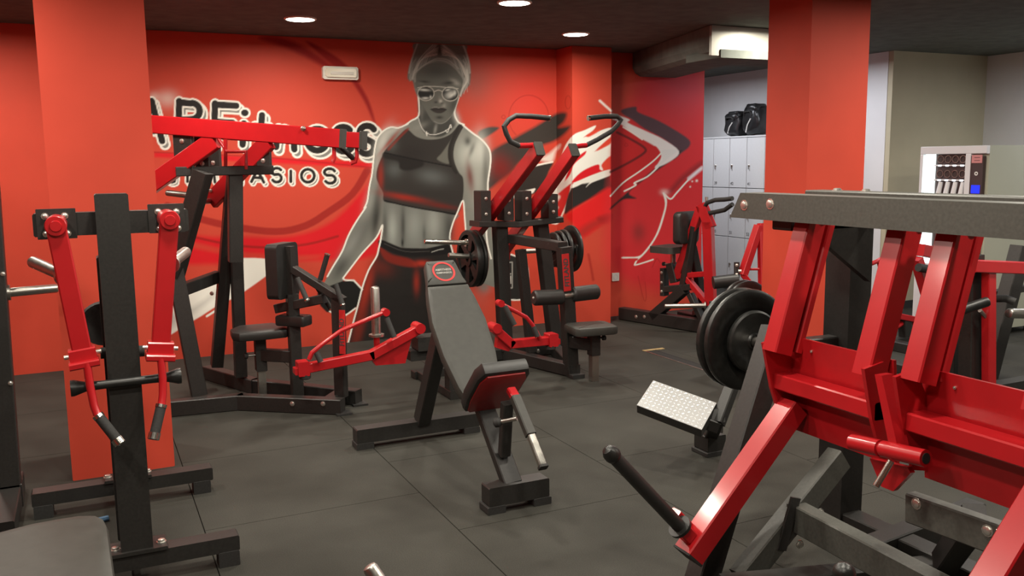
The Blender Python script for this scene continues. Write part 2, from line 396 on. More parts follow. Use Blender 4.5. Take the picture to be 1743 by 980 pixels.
small = [arc(292, 298, 10, 12, -40, -300, 12)+[(298, 300)], [(320, 289), (319, 309)], [(340, 309), (343, 289), (353, 302), (363, 290), (366, 310)],
         [(388, 310), (389, 290), (408, 310), (409, 290)], [(428, 309), (438, 289), (449, 310)], [(432, 302), (446, 303)],
         arc(471, 292, 8, 6, -30, -240, 8)+arc(471, 303, 8, 7, -70, 150, 8), [(495, 291), (495, 309)], arc(524, 299, 11, 11, 0, 360, 20),
         arc(561, 293, 9, 6, -20, -240, 8)+arc(562, 305, 9, 7, -70, 150, 8)]
glyphs(small, 5.2, 2.8, (3, 3))
# --- right: streaks, splashes
D_ = (820, 100, 4.9); E_ = (820, 280, 4.9); F_ = (1030, 60, 4.9); G_ = (1030, 260, 4.9)
blob(810, 140, 26, 34, (150, 90, 80), .55)
blob(900, 170, 50, 60, (235, 60, 55), .5)
line(arc(900, 200, 34, 38, 130, 360), 1.6, DRED, 1.4, .5); line(arc(967, 174, 5, 11, 0, 360), 1.4, DRED, 1, .5); line(arc(857, 199, 3, 3, 0, 360), 1.2, DRED, 1, .6)
poly(T(D_, [(-30, 610), (60, 567), (145, 572), (110, 610), (0, 670)]), DGR, 1.5, .8)
poly(T(D_, [(60, 790), (270, 660), (450, 560), (620, 458), (707, 454), (690, 520), (640, 572), (738, 560), (700, 620), (600, 690), (480, 735), (330, 850), (250, 940), (160, 1010), (40, 1100), (0, 1000)]), (58, 54, 50), 3, .95)
blob(850, 285, 22, 30, (130, 30, 26), .8, -50)
poly(T(D_, [(480, 840), (560, 790), (650, 715), (645, 745), (620, 770), (585, 860)]), (225, 215, 205), 3, .9)
poly(T(D_, [(300, 980), (375, 915), (585, 862), (560, 940), (480, 1100), (300, 1160), (250, 1100)]), (48, 44, 41), 2)
line(T(D_, [(375, 915), (470, 885), (590, 860)]), 3, WHT, 1)
line(T(E_, [(250, 290), (300, 250), (440, 205)]), 3, WHT, 1); poly(T(E_, [(360, 220), (440, 204), (420, 240)]), WHT, 1)
poly(T(D_, [(680, 760), (760, 640), (860, 595), (950, 556), (925, 600), (850, 655), (960, 610), (1080, 575), (1075, 640), (1060, 665), (940, 775), (1080, 690), (1080, 960), (900, 1060), (760, 1100), (640, 1200), (560, 1180), (620, 1000)]), WHT, .8)
poly(T(D_, [(700, 990), (740, 900), (800, 820), (868, 768), (860, 800), (790, 860), (760, 900), (740, 960), (690, 1030)]), CRIM, .8)
poly(T(D_, [(770, 1000), (850, 930), (970, 880), (985, 920), (1010, 945), (900, 980), (760, 1035)]), CRIM, .8)
poly(T(D_, [(870, 640), (940, 600), (1000, 590), (900, 650)]), (222, 70, 48), 1, .9); poly(T(D_, [(950, 770), (1060, 720), (1080, 690), (1060, 665)]), (222, 70, 48), 1, .9)
poly(T(D_, [(1000, 880), (1080, 810), (1080, 935), (1005, 970), (990, 940), (1010, 925)]), (222, 70, 48), 1, .9)
line(T(D_, [(985, 350), (1040, 400), (1080, 435)]), 3.5, WHT, 2.5, .9)
poly(T(E_, [(600, 190), (640, 150), (720, 130), (700, 200), (620, 290), (570, 280), (560, 230)]), (215, 208, 200), 3, .8)
poly(T(E_, [(560, 380), (600, 280), (760, 150), (740, 260), (680, 380), (630, 480), (540, 480)]), (205, 32, 30), 1.2)
line(T(E_, [(752, 170), (720, 300), (670, 420), (630, 490), (560, 480)]), 3, WHT, 1)
poly(T(E_, [(590, 260), (655, 265), (620, 330), (640, 360), (600, 390), (575, 380)]), WHT, 2, .9)
poly(T(E_, [(750, 190), (900, 150), (1080, 90), (1080, 190), (900, 290), (760, 372), (690, 405)]), (40, 37, 35), 1.2)
poly(T(E_, [(755, 165), (940, 80), (1080, 40), (1080, 85), (920, 150), (870, 188), (905, 130), (760, 195)]), WHT, .8)
poly(T(E_, [(700, 420), (900, 290), (1080, 190), (1080, 420), (830, 620), (760, 500)]), (222, 30, 30), 3, .85)
poly(T(E_, [(790, 560), (900, 470), (1080, 405), (1080, 480), (950, 540), (830, 620)]), (180, 40, 34), 3, .6); poly(T(E_, [(960, 440), (1080, 410), (1080, 470), (1000, 490)]), DRED, 3, .6)
line(T(E_, [(890, 750), (910, 850), (930, 960)]), 4, DRED, 3, .6)
# right wall beyond the pilaster
poly([(1040, 300), (1060, 200), (1110, 110), (1200, 110), (1200, 470), (1040, 470)], (206, 44, 48), 12, .75)
blob(1160, 150, 50, 40, (200, 66, 80), .6)
poly(T(F_, [(140, 620), (255, 595), (275, 640), (420, 700), (560, 775), (700, 870), (700, 930), (640, 980), (570, 1040), (600, 960), (480, 860), (330, 780), (220, 700), (150, 660)]), (84, 58, 64), 1.5)
poly(T(G_, [(600, 0), (640, -20), (560, 60), (360, 200), (200, 330), (260, 380), (150, 390), (50, 470), (50, 450), (140, 370), (330, 200), (480, 80)]), (52, 38, 38), 1.5)
poly(T(F_, [(45, 650), (120, 670), (205, 705), (190, 730), (330, 795), (480, 865), (615, 965), (560, 1040), (430, 1100), (470, 1010), (430, 930), (380, 915), (250, 830), (130, 740), (50, 690)]), (232, 226, 222), 1)
poly(T(F_, [(60, 740), (150, 770), (300, 860), (420, 930), (460, 1000), (400, 1060), (250, 1160), (60, 1300)]), (196, 36, 36), 1.2)
line(T(F_, [(100, 810), (220, 870), (330, 940), (320, 985), (200, 1060), (45, 1140)]), 4, (70, 24, 24), 2, .8)
line(T(F_, [(150, 765), (230, 815), (310, 870)]), 2, WHT, 1)
line(T(F_, [(180, 900), (190, 920), (165, 925), (170, 895)]), 1, DRED, 1, .7)
line(T(G_, [(480, -10), (400, 70), (280, 160), (150, 250), (45, 360)]), 2.4, WHT, .8); line(T(G_, [(440, 120), (350, 200), (245, 250), (255, 270), (160, 320)]), 2.6, WHT, .8)
poly(T(G_, [(470, -20), (600, -20), (520, 50), (430, 130), (420, 110), (480, 60)]), (225, 222, 218), 1)
poly(T(G_, [(520, 330), (560, 280), (640, 190), (800, 70), (800, 110), (680, 210), (560, 330)]), (90, 34, 36), 4, .6)
line(T(G_, [(490, 335), (545, 385), (600, 330), (700, 220), (800, 130)]), 2.6, WHT, .9); line(T(G_, [(700, 215), (760, 165), (810, 125)]), 6, (225, 215, 220), 3, .8)
blob(1131, 327, 7, 5, (235, 200, 195), .7)
poly(T(G_, [(480, 330), (515, 390), (500, 500), (440, 680), (340, 830), (250, 910), (275, 880), (150, 880), (150, 868), (270, 865), (330, 820), (420, 690), (480, 520), (500, 420)]), WHT, .8)
line(T(G_, [(245, 935), (260, 905), (250, 935), (340, 910), (400, 890)]), 2.2, WHT, .9)
for x, y, r in ((764, 233, 12), (727, 238, 8), (710, 283, 8)): blob(1030+x/4.9, 260+y/4.9, r/4.9*.8, r/4.9*.8, WHT, 1)
blob(1087, 395, 12, 16, (90, 44, 40), .6); line([(1086, 470), (1096, 510), (1100, 505), (1098, 480)], 1.3, DRED, 1, .6); line([(1110, 455), (1118, 440), (1124, 448)], 1.3, DRED, 1, .6)
# --- the woman
A_ = (690, 70, 6.125); B_ = (620, 200, 5.765); C_ = (540, 340, 3.769)
SK = (126, 127, 119); SKL = (196, 200, 190); SKD = (62, 62, 58)
body = T(A_, [(135, 560), (140, 770), (60, 830)])+T(B_, [(430, 60), (340, 100), (260, 95), (190, 130), (130, 200), (105, 290), (90, 420), (75, 560), (50, 680), (30, 820)])+T(C_, [(310, 50), (250, 140), (200, 230), (160, 330), (100, 430), (62, 500), (40, 540), (60, 640), (150, 720), (185, 690), (165, 505), (220, 430), (290, 340), (380, 240), (420, 160), (412, 250)])
body += [(648, 425), (700, 440), (768, 430)]+T(C_, [(850, 240), (870, 150), (900, 80), (935, 5), (945, 100), (952, 190)])+[(800, 420), (815, 480), (845, 490), (838, 400), (832, 330)]+T(B_, [(1215, 620), (1235, 480), (1240, 380), (1220, 300), (1150, 215), (1060, 150), (970, 75), (930, 50)])+T(A_, [(515, 745), (550, 590)])
bl = body+[body[0]]
poly(body, SK, .5, 1, False)
# right shoulder and arm light, left arm tones
blob(800, 262, 22, 26, SKL, .9); blob(818, 255, 12, 30, (210, 212, 202), .8); blob(812, 310, 14, 40, (170, 172, 162), .8); blob(800, 300, 6, 26, (110, 50, 44), .8, -8); blob(796, 240, 6, 8, SKD, .8); blob(803, 255, 4, 14, SKD, .6, 20)
blob(826, 290, 5, 45, (70, 70, 64), .5); blob(820, 430, 14, 60, (120, 122, 115), .8)
blob(652, 240, 10, 26, (205, 205, 196), .8, 25); blob(668, 222, 18, 6, (195, 195, 186), .7, -20); blob(644, 290, 7, 30, (190, 190, 182), .7); blob(640, 340, 8, 40, SKD, .8, 8)
blob(628, 350, 9, 40, (150, 152, 145), .7, 12); blob(615, 395, 12, 45, (60, 60, 57), .7, 32); blob(596, 420, 9, 40, (150, 152, 146), .6, 32); blob(640, 375, 6, 30, (40, 40, 38), .8, 8); blob(580, 455, 12, 25, (50, 50, 48), .7, 30)
# neck and chest
poly(T(A_, [(130, 580), (165, 620), (270, 810), (340, 856), (400, 850), (470, 790), (520, 700), (550, 600), (520, 740), (540, 840), (440, 960), (340, 1000), (200, 960), (140, 800)]), (64, 64, 60), 1.5)
blob(777, 200, 6, 18, (170, 172, 164), .8, -20); blob(741, 220, 2.5, 9, (150, 150, 142), .7, 12); blob(715, 215, 14, 5, (140, 140, 132), .6, -25); blob(718, 185, 3, 22, (110, 110, 104), .7)
line(T(A_, [(135, 800), (170, 900), (225, 960), (300, 975), (400, 945), (480, 890)]), 1.1, (215, 212, 204), .7)
line(T(A_, [(222, 945), (225, 985)]), 1.3, WHT, .7); line(T(A_, [(212, 962), (236, 960)]), 1.2, WHT, .7); line(T(A_, [(420, 930), (440, 950), (470, 870), (480, 905)]), 1.2, WHT, .8, .8)
# belly
poly(T(C_, [(425, 0), (420, 160), (412, 250), (540, 310), (700, 312), (850, 290), (850, 240), (870, 150), (900, 90), (700, 60), (500, 10)]), (112, 114, 108), 2)
for x, y, rx, ry, c, a in ((668, 390, 8, 28, (165, 170, 162), .8), (705, 385, 14, 30, (150, 155, 148), .7), (738, 380, 12, 30, (168, 172, 164), .6), (686, 385, 4, 34, (60, 60, 57), .8), (722, 400, 3, 18, (78, 80, 75), .7), (765, 390, 9, 34, (60, 60, 57), .8), (685, 413, 2, 7, (15, 15, 15), .9), (655, 390, 4, 30, (70, 72, 68), .7)): blob(x, y, rx, ry, c, a)
# sports top
top = T(B_, [(440, 125), (500, 180), (580, 210), (680, 215), (780, 195), (860, 150), (935, 62), (975, 82), (930, 170), (890, 260), (875, 360), (890, 450), (930, 540), (968, 590), (975, 700), (960, 820), (905, 952), (700, 915), (500, 880), (330, 848), (195, 822), (185, 740), (140, 650), (118, 580), (130, 490), (170, 390), (205, 320), (300, 220), (400, 120)])
poly(top, (50, 47, 44), .7)
for x, y, rx, ry, c, a, r in ((735, 300, 26, 13, (96, 100, 98), .8, 10), (672, 288, 14, 14, (92, 96, 94), .7, -20), (668, 248, 10, 12, (88, 90, 86), .7, 0), (700, 262, 30, 16, (40, 36, 34), .8, 0), (690, 336, 38, 5, (150, 40, 26), .95, 10), (750, 350, 30, 4, (110, 34, 26), .8, 9), (648, 300, 5, 26, (150, 44, 30), .8, 0), (664, 240, 3, 26, (160, 50, 34), .7, 40)): blob(x, y, rx, ry, c, a, r)
poly(T(B_, [(195, 345), (330, 370), (560, 420), (570, 480), (430, 520), (350, 500), (330, 430), (200, 400)]), (34, 31, 29), 2)
poly(T(B_, [(870, 190), (830, 250), (760, 350), (715, 410), (830, 455), (822, 380), (845, 280)]), (104, 104, 96), 1.2)
line(T(B_, [(930, 90), (860, 230), (835, 330), (850, 450), (900, 540)]), 5, (40, 37, 34), 1)
line(T(B_, [(200, 345), (400, 390), (620, 435), (850, 480)]), 2, (18, 16, 16), .8)
line(T(B_, [(200, 815), (400, 862), (600, 900), (900, 948)]), 2.4, (16, 14, 14), 1)
line(T(B_, [(430, 110), (330, 210), (240, 310)]), 4, (140, 50, 38), 3, .7)
# trousers
tr = T(C_, [(405, 252), (540, 308), (700, 312), (840, 285), (875, 330)])+[(790, 470), (800, 560), (790, 612), (590, 612)]+T(C_, [(200, 910), (230, 790), (260, 680), (290, 560), (330, 450), (380, 360), (398, 290)])
poly(tr, (34, 31, 29), .8, 1, False)
poly(T(C_, [(400, 300), (480, 350), (600, 380), (640, 430), (520, 420), (430, 380)]), (120, 34, 24), 2, .9)
for x, y, rx, ry, c, a, r in ((622, 500, 8, 60, (165, 48, 30), .8, 14), (612, 560, 8, 40, (120, 38, 26), .7, 14), (650, 455, 20, 14, (110, 36, 26), .6, 20), (718, 448, 12, 5, (180, 50, 34), .9, 0), (709, 480, 5, 18, (150, 44, 30), .8, 0)): blob(x, y, rx, ry, c, a, r)
poly(T(C_, [(405, 255), (540, 308), (700, 312), (840, 285), (860, 340), (700, 360), (560, 360), (410, 305)]), (22, 20, 20), 1)
line(T(C_, [(735, 335), (780, 320), (810, 315)]), 1.3, (170, 170, 162), .8); line(T(C_, [(430, 280), (560, 330), (720, 330)]), 1, (80, 78, 74), 1, .8)
# dumbbells
poly(T(C_, [(165, 520), (235, 518), (288, 575), (275, 650), (245, 695), (185, 738), (60, 720), (20, 680), (0, 600), (60, 560)]), (26, 25, 24), .7, 1, False)
line(T(C_, [(165, 505), (180, 515), (235, 517), (290, 575)]), 2.6, WHT, .8, 1, False); line(T(C_, [(245, 695), (205, 725), (185, 738), (120, 735), (80, 715)]), 2.6, WHT, .8, 1, False)
dm = [(848, 436), (870, 433), (889, 441), (898, 456), (899, 488), (892, 508), (868, 510), (846, 506)]
poly(dm, (40, 40, 38), .8); line(dm[1:], 2.6, WHT, .8)
line([(848, 448), (872, 446), (872, 490), (849, 490), (848, 448)], 1.2, (190, 190, 182), .7, 1, False)
for s in ([(856, 485), (856, 471), (863, 471), (863, 482), (869, 482), (869, 470)], [(869, 466), (856, 466), (856, 452)], [(863, 466), (863, 455)]): line(s, 2, (200, 200, 192), .7, 1, False)
blob(824, 488, 10, 10, (120, 122, 116), .8); blob(810, 470, 10, 18, (50, 50, 48), .8)
# white edge of the figure
line(T(A_, [(135, 570), (140, 770), (60, 830), (0, 875)])+T(B_, [(430, 60), (340, 100), (260, 95), (190, 130), (130, 200), (105, 290), (90, 420), (75, 560), (50, 680), (30, 820), (0, 890)])+T(C_, [(310, 50), (250, 140), (200, 230), (160, 330), (100, 430), (65, 492)]), 2.6, WHT, .8)
line(T(C_, [(165, 503), (220, 430), (290, 340), (380, 240), (418, 162), (408, 250), (395, 310), (380, 365), (330, 450), (290, 560), (260, 680), (230, 790), (198, 920)]), 2.6, WHT, .8)
line(T(A_, [(555, 590), (512, 742), (550, 840), (610, 870)])+T(B_, [(970, 75), (1060, 150), (1150, 215), (1220, 300), (1240, 380), (1235, 480), (1215, 620), (1212, 720)])+[(828, 400), (836, 440)], 2.8, WHT, .8)
line(T(C_, [(870, 340), (850, 240), (870, 150), (900, 80), (935, 5), (945, 100), (952, 190)]), 2.4, WHT, .8)
# head
hair = T(A_, [(120, 15), (85, 110), (60, 200), (25, 330), (28, 400), (75, 420), (95, 500), (125, 575), (150, 560), (560, 560), (575, 580), (620, 510), (670, 450), (682, 330), (670, 230), (640, 110), (600, 15)])
poly(hair, (112, 110, 103), 1.2)
for k in range(34):
    t = k/33; sx = -1 if k % 2 else 1
    x0 = 360+sx*(20+250*t); c = 95+random.random()*110; yb = 210+200*t+random.random()*60
    line(T(A_, [(350+sx*(10+60*t), 30+20*random.random()), (360+sx*(60+170*t), 110+90*t), (360+sx*(110+210*t), yb)]), 1.1, (c, c, c*.95), .9, .7)
for k in range(14):
    line(T(A_, [(640+random.uniform(-50, 20), 150+k*10), (655+random.uniform(-30, 25), 260+k*12), (610+random.uniform(-20, 50), 420+k*10)]), 1, (190, 186, 176), .8, .6)
    line(T(A_, [(90+random.uniform(-20, 40), 160+k*10), (50+random.uniform(-15, 25), 280+k*8), (70+random.uniform(-30, 30), 400)]), 1, (160, 158, 150), .8, .5)
for k in range(26):
    t_ = (k+.5)/26; sx = -1 if k % 2 else 1; c = 150+random.random()*85
    line(T(A_, [(358+sx*(8+20*t_), 60+90*t_), (358+sx*(90+90*t_), 95+80*t_+20*random.random()), (358+sx*(190+75*t_), 190+110*t_), (358+sx*(245+45*t_), 320+90*t_)]), .9, (c, c*.985, c*.93), .8, .6)
line(T(A_, [(40, 330), (62, 210), (95, 110), (125, 30)]), 2.2, (200, 197, 187), 1.6, .6); line(T(A_, [(672, 330), (660, 220), (630, 110), (598, 30)]), 3, (205, 202, 192), 1.8, .7)
line(T(A_, [(640, 300), (650, 400), (600, 490), (572, 570)]), 3, (215, 212, 202), 1.5, .7)
blob(748, 84, 5, 11, (46, 44, 41), .8)
face = T(A_, [(105, 350), (150, 285), (250, 240), (360, 228), (450, 245), (520, 290), (585, 380), (600, 430), (570, 520), (555, 590), (510, 720), (460, 800), (400, 850), (340, 856), (270, 810), (215, 720), (165, 620), (125, 520), (105, 430)])
poly(face, (98, 98, 91), .8)
line(T(A_, [(100, 420), (110, 330), (200, 250), (300, 205), (370, 200), (450, 225), (530, 290), (600, 380), (610, 440)]), 3, (150, 148, 140), 1.6, .85)
line(T(A_, [(90, 340), (180, 260), (300, 190), (360, 180), (450, 200), (560, 290)]), 1.4, (185, 182, 172), 1, .7)
for x, y, rx, ry, c, a, r in ((745, 122, 26, 11, (70, 70, 66), .8, 0), (719, 140, 7, 3, (120, 120, 112), .8, -10), (775, 140, 8, 4, (185, 182, 172), .75, 30), (722, 139, 9, 2.5, (38, 36, 34), .8, 4), (764, 141, 11, 3, (42, 40, 38), .8, -6), (748, 168, 2.6, 6, (120, 118, 110), .7, 0), (750, 172, 3, 3, (185, 182, 172), .8, 0), (742, 174, 3, 1.6, (26, 25, 24), .8, 0), (753, 176, 3, 1.6, (26, 25, 24), .8, 0), (756, 180, 3.5, 5, (150, 148, 138), .7, 0), (724, 182, 8, 11, (104, 104, 97), .6, 30), (772, 178, 6, 14, (58, 58, 54), .7, 15), (748, 200, 6, 3, (24, 23, 22), .85, 0), (747, 206, 8, 4, (100, 99, 92), .6, 0)): blob(x, y, rx, ry, c, a, r)
poly(T(A_, [(265, 710), (310, 692), (345, 698), (380, 690), (430, 712), (390, 745), (345, 752), (300, 740)]), (52, 46, 43), .9)
line(T(A_, [(262, 712), (310, 715), (350, 712), (430, 714)]), 1, (24, 22, 21), .7); line(T(A_, [(280, 693), (320, 688), (345, 694), (390, 688)]), .9, (165, 160, 150), .8, .7)
line(T(A_, [(300, 835), (360, 858), (420, 840), (470, 790)]), 1, (150, 148, 140), 1, .6)
for cx, cy in ((214, 545), (468, 550)):
    poly(T(A_, arc(cx, cy, 85, 72, 0, 360, 18)[:-1]), (36, 36, 34), .7)
    line(T(A_, arc(cx, cy, 85, 74, 0, 360, 22)), 1.5, (175, 172, 162), .8)
line(T(A_, [(130, 485), (240, 470), (380, 478), (550, 495)]), 1.3, (190, 187, 176), .8); line(T(A_, [(305, 525), (345, 510), (385, 525)]), 1.3, (190, 187, 176), .8)
for x, y, rx, ry, a, r in ((722, 153, 9, 1.8, .95, 4), (724, 167, 6, 1.7, .9, 0), (733, 165, 1.6, 2.2, .9, 0), (766, 160, 9, 5, .7, -30), (769, 162, 6, 2.4, .95, -35), (762, 153, 4, 1.5, .9, -10), (774, 158, 2, 4, .8, 0)): blob(690+(x-690), y, rx, ry, (215, 215, 206), a, r)
blob(692+60, 150, 0.1, 0.1, WHT, 0)
print('mural painted')

def mural_mat():
    m = bpy.data.materials.new('mural_paint'); m.use_nodes = True; nt = m.node_tree; b = nt.nodes['Principled BSDF']
    a = nt.nodes.new('ShaderNodeVertexColor'); a.layer_name = 'paint'
    nt.links.new(a.outputs['Color'], b.inputs['Base Color']); b.inputs['Roughness'].default_value = 0.6; b.inputs['Specular IOR Level'].default_value = 0.25
    tc = nt.nodes.new('ShaderNodeNewGeometry'); n = nt.nodes.new('ShaderNodeTexNoise'); n.inputs['Scale'].default_value = 250
    nt.links.new(tc.outputs['Position'], n.inputs['Vector']); bp = nt.nodes.new('ShaderNodeBump'); bp.inputs['Strength'].default_value = .1; bp.inputs['Distance'].default_value = .002
    nt.links.new(n.outputs['Fac'], bp.inputs['Height']); nt.links.new(bp.outputs['Normal'], b.inputs['Normal']); MATS['mural'] = m
mural_mat()
def painted(name, o, du, dv, nu, nv, parent, label):
    # sheet of paint: o + i*du + j*dv ; every vertex takes the paint at its own place on the wall
    o = np.array(o, float); du = np.array(du, float); dv = np.array(dv, float)
    I, J = np.meshgrid(np.arange(nu+1), np.arange(nv+1)); P = o+I[..., None]*du+J[..., None]*dv
    q = P-np.array([0, 0, EYE]); z = q@FW; x = q@RT/z*FOC+871.5; y = -(q@UP)/z*FOC+490
    fx = np.clip((x-CX0)*SC-.5, 0, CW*SC-1.001); fy = np.clip((y-CY0)*SC-.5, 0, CH*SC-1.001)
    ix, iy = fx.astype(int), fy.astype(int); tx, ty = (fx-ix)[..., None], (fy-iy)[..., None]
    c = (IMG[iy, ix]*(1-tx)+IMG[iy, np.minimum(ix+1, CW*SC-1)]*tx)*(1-ty)+(IMG[np.minimum(iy+1, CH*SC-1), ix]*(1-tx)+IMG[np.minimum(iy+1, CH*SC-1), np.minimum(ix+1, CW*SC-1)]*tx)*ty
    nvt = (nu+1)*(nv+1); me = bpy.data.meshes.new(name); me.vertices.add(nvt); me.vertices.foreach_set('co', P.reshape(-1).astype(np.float32))
    a = (J[:-1, :-1]*(nu+1)+I[:-1, :-1]).reshape(-1); q4 = np.stack([a, a+1, a+nu+2, a+nu+1], 1).reshape(-1).astype(np.int32)
    nf = nu*nv; me.loops.add(nf*4); me.loops.foreach_set('vertex_index', q4); me.polygons.add(nf)
    me.polygons.foreach_set('loop_start', np.arange(0, nf*4, 4, dtype=np.int32)); me.update(calc_edges=True)
    at = me.color_attributes.new('paint', 'FLOAT_COLOR', 'POINT')
    at.data.foreach_set('color', np.concatenate([c.reshape(-1, 3), np.ones((nvt, 1))], 1).reshape(-1).astype(np.float32))
    me.materials.append(MATS['mural']); ob = bpy.data.objects.new(name, me); COL.objects.link(ob); ob.parent = parent
    if label: ob['label'] = label
    return ob
st = 0.0068
painted('mural', (0.45, WY, 0.0), (st, 0, 0), (0, 0, st), int((4.19-.45)/st), int(CEIL/st), wb, 'painted mural of a woman in grey sports top and sunglasses, black and white lettering')
painted('mural', (0.45+st*int((4.19-.45)/st), WY, 0), (st, 0, 0), (0, 0, st), int((5.95-4.19)/st), int(CEIL/st), wb, 'red wall with white and dark painted zigzag splashes')
pil = struct(MB().box((4.192, 7.456, 0), (4.620, 7.76, CEIL), .002).build('pilaster', 'redwall'))
painted('mural', (4.19, 7.452, 0), (st, 0, 0), (0, 0, st), int(.432/st), int(CEIL/st), pil, 'pilaster face with white paint splashes')
painted('mural', (4.189, 7.76, 0), (0, -st, 0), (0, 0, st), int(.306/st), int(CEIL/st), pil, None)
# ================================================================== FIXTURES
lab = {0: 'round ceiling downlight above the lettering on the mural wall', 1: 'round ceiling downlight in front of the wall pilaster',
       2: 'round ceiling downlight cut by the top edge of the photo, above the centre', 3: 'round downlight over the wall left of the left pillar', 4: 'round downlight right of the left pillar, above the picture',
       5: 'round downlight above the incline bench', 6: 'added unseen round downlight brightening the khaki wall and vending machine', 7: 'round downlight above the rack machine at the left edge', 8: 'round downlight above the left post machine',
       9: 'round downlight above the far end of the big row machine', 10: 'round downlight above the cable machine', 11: 'round downlight over the open floor before the bench', 12: 'round downlight behind the big row machine',
       13: 'round downlight left of the padded corner seat', 14: 'round downlight right over the viewpoint, left one', 15: 'round downlight right of the viewpoint', 16: 'round downlight at the far right, before the vending machine', 17: 'round downlight beside the silver duct panel'}
for i, (x, y) in enumerate(LAMPS):
    t = thing('ceiling_light', lab.get(i, 'round ceiling downlight outside the picture'), 'ceiling light', (x, y, CEIL), 'round downlights in the dark ceiling')
    MB().lathe((x, y, CEIL), (0, 0, -1), [(0, .0), (0.0, .118), (.008, .118), (.012, .105), (.006, .100), (.006, 0)], 32).build('trim_ring', 'plastic_white', t)
    MB().lathe((x, y, CEIL-.006), (0, 0, -1), [(0, .100), (.006, .098), (.008, .05), (.008, 0)], 32).build('diffuser', 'lamp_glow', t)
    L = bpy.data.lights.new('downlight', 'AREA'); L.shape = 'DISK'; L.size = .19; L.energy = LAMP_W; L.spread = math.radians(174); L.color = LAMP_COL
    lo = bpy.data.objects.new('downlight', L); COL.objects.link(lo); lo.parent = t; lo.location = (0, 0, -.02)
# cool tube lamps of the locker corridor
for i, (x, y) in enumerate(((6.12, 8.7), (6.60, 6.95), (8.2, 4.6))):
    t = thing('tube_lamp', ('cool white tube lamp on corridor ceiling before the lockers', 'cool white tube lamp above the passage behind the right pillar', 'cool white tube lamp by the vending machine')[i], 'ceiling lamp', (x, y, CEIL))
    hl = .42 if i == 1 else .58
    MB().box((x-.05, y-hl-.02, CEIL-.05), (x+.05, y+hl+.02, CEIL), .004).build('housing', 'plastic_white', t)
    MB().cyl((x, y-hl, CEIL-.07), (x, y+hl, CEIL-.07), .016).build('tube', 'led', t)
    L = bpy.data.lights.new('tube_light', 'AREA'); L.shape = 'RECTANGLE'; L.size = .08; L.size_y = hl*2; L.energy = (34, 19, 24)[i]; L.color = (.90, .93, 1.0)
    lo = bpy.data.objects.new('tube_light', L); COL.objects.link(lo); lo.parent = t; lo.location = (0, 0, -.09)
# emergency light
a = PY(547, 113, WY); b = PY(608, 137, WY)
t = thing('emergency_light', 'white emergency light fitting high on the mural wall', 'wall light', (a.x, WY, b.z))
MB().box((a.x, WY-.045, b.z), (b.x, WY, a.z), .012).build('housing', 'plastic_white', t)
MB().box((a.x+.02, WY-.062, b.z+.018), (b.x-.02, WY-.04, a.z-.018), .012).build('diffuser', 'diffuser', t)
MB().box((a.x+.06, WY-.068, b.z+.04), (b.x-.05, WY-.055, a.z-.045), .004).build('inner_reflector', 'plastic_white', t)
# wall socket
p = PY(1047, 471, WY)
t = thing('wall_socket', 'white wall socket low on the mural wall right of the pilaster', 'socket', (p.x, WY, p.z-.04))
MB().box((p.x-.042, WY-.012, p.z-.042), (p.x+.042, WY, p.z+.042), .004).build('cover', 'plastic_white', t)
MB().lathe((p.x, WY-.012, p.z), (0, -1, 0), [(0, .026), (.002, .026), (.002, .021), (-.006, .019), (-.006, 0)], 20).build('outlet', 'locker', t)
# duct and silver plenum under the ceiling
e0 = PY(1075, 110, WY); n0 = G(1211, 94, 2.41)
t = thing('ventilation_duct', 'black ventilation duct with bare silver end panel under the ceiling', 'duct', (n0.x+.5, n0.y+.9, 2.42))
d0 = Vector((e0.x, WY-.02, 0)); q0 = Vector((n0.x, n0.y+.03, 0))
prof = [(0, 2.645), (0, 2.50), (.03, 2.45), (.09, 2.42), (.52, 2.42), (.60, 2.46), (.60, 2.645)]
vs = [(c.x+h, c.y, z) for c in (d0, q0) for h, z in prof]; m = len(prof)
MB().add(vs, [[i, i+1, i+1+m, i+m] for i in range(m-1)]+[list(range(m)), list(range(2*m-1, m-1, -1))]).build('duct_body', 'ceiling', t)
MB().box((n0.x, n0.y, 2.41), (n0.x+.085, n0.y+.03, 2.645), .003).build('flange', 'silver_duct', t)
MB().box((n0.x+.085, n0.y+.015, 2.46), (n0.x+1.2, n0.y+.12, 2.645), .003).build('silver_panel', 'silver_duct', t)
MB().box((n0.x+.085, n0.y-.01, 2.395), (n0.x+1.2, n0.y+.45, 2.46), .004).build('lower_tray', 'ceiling', t)
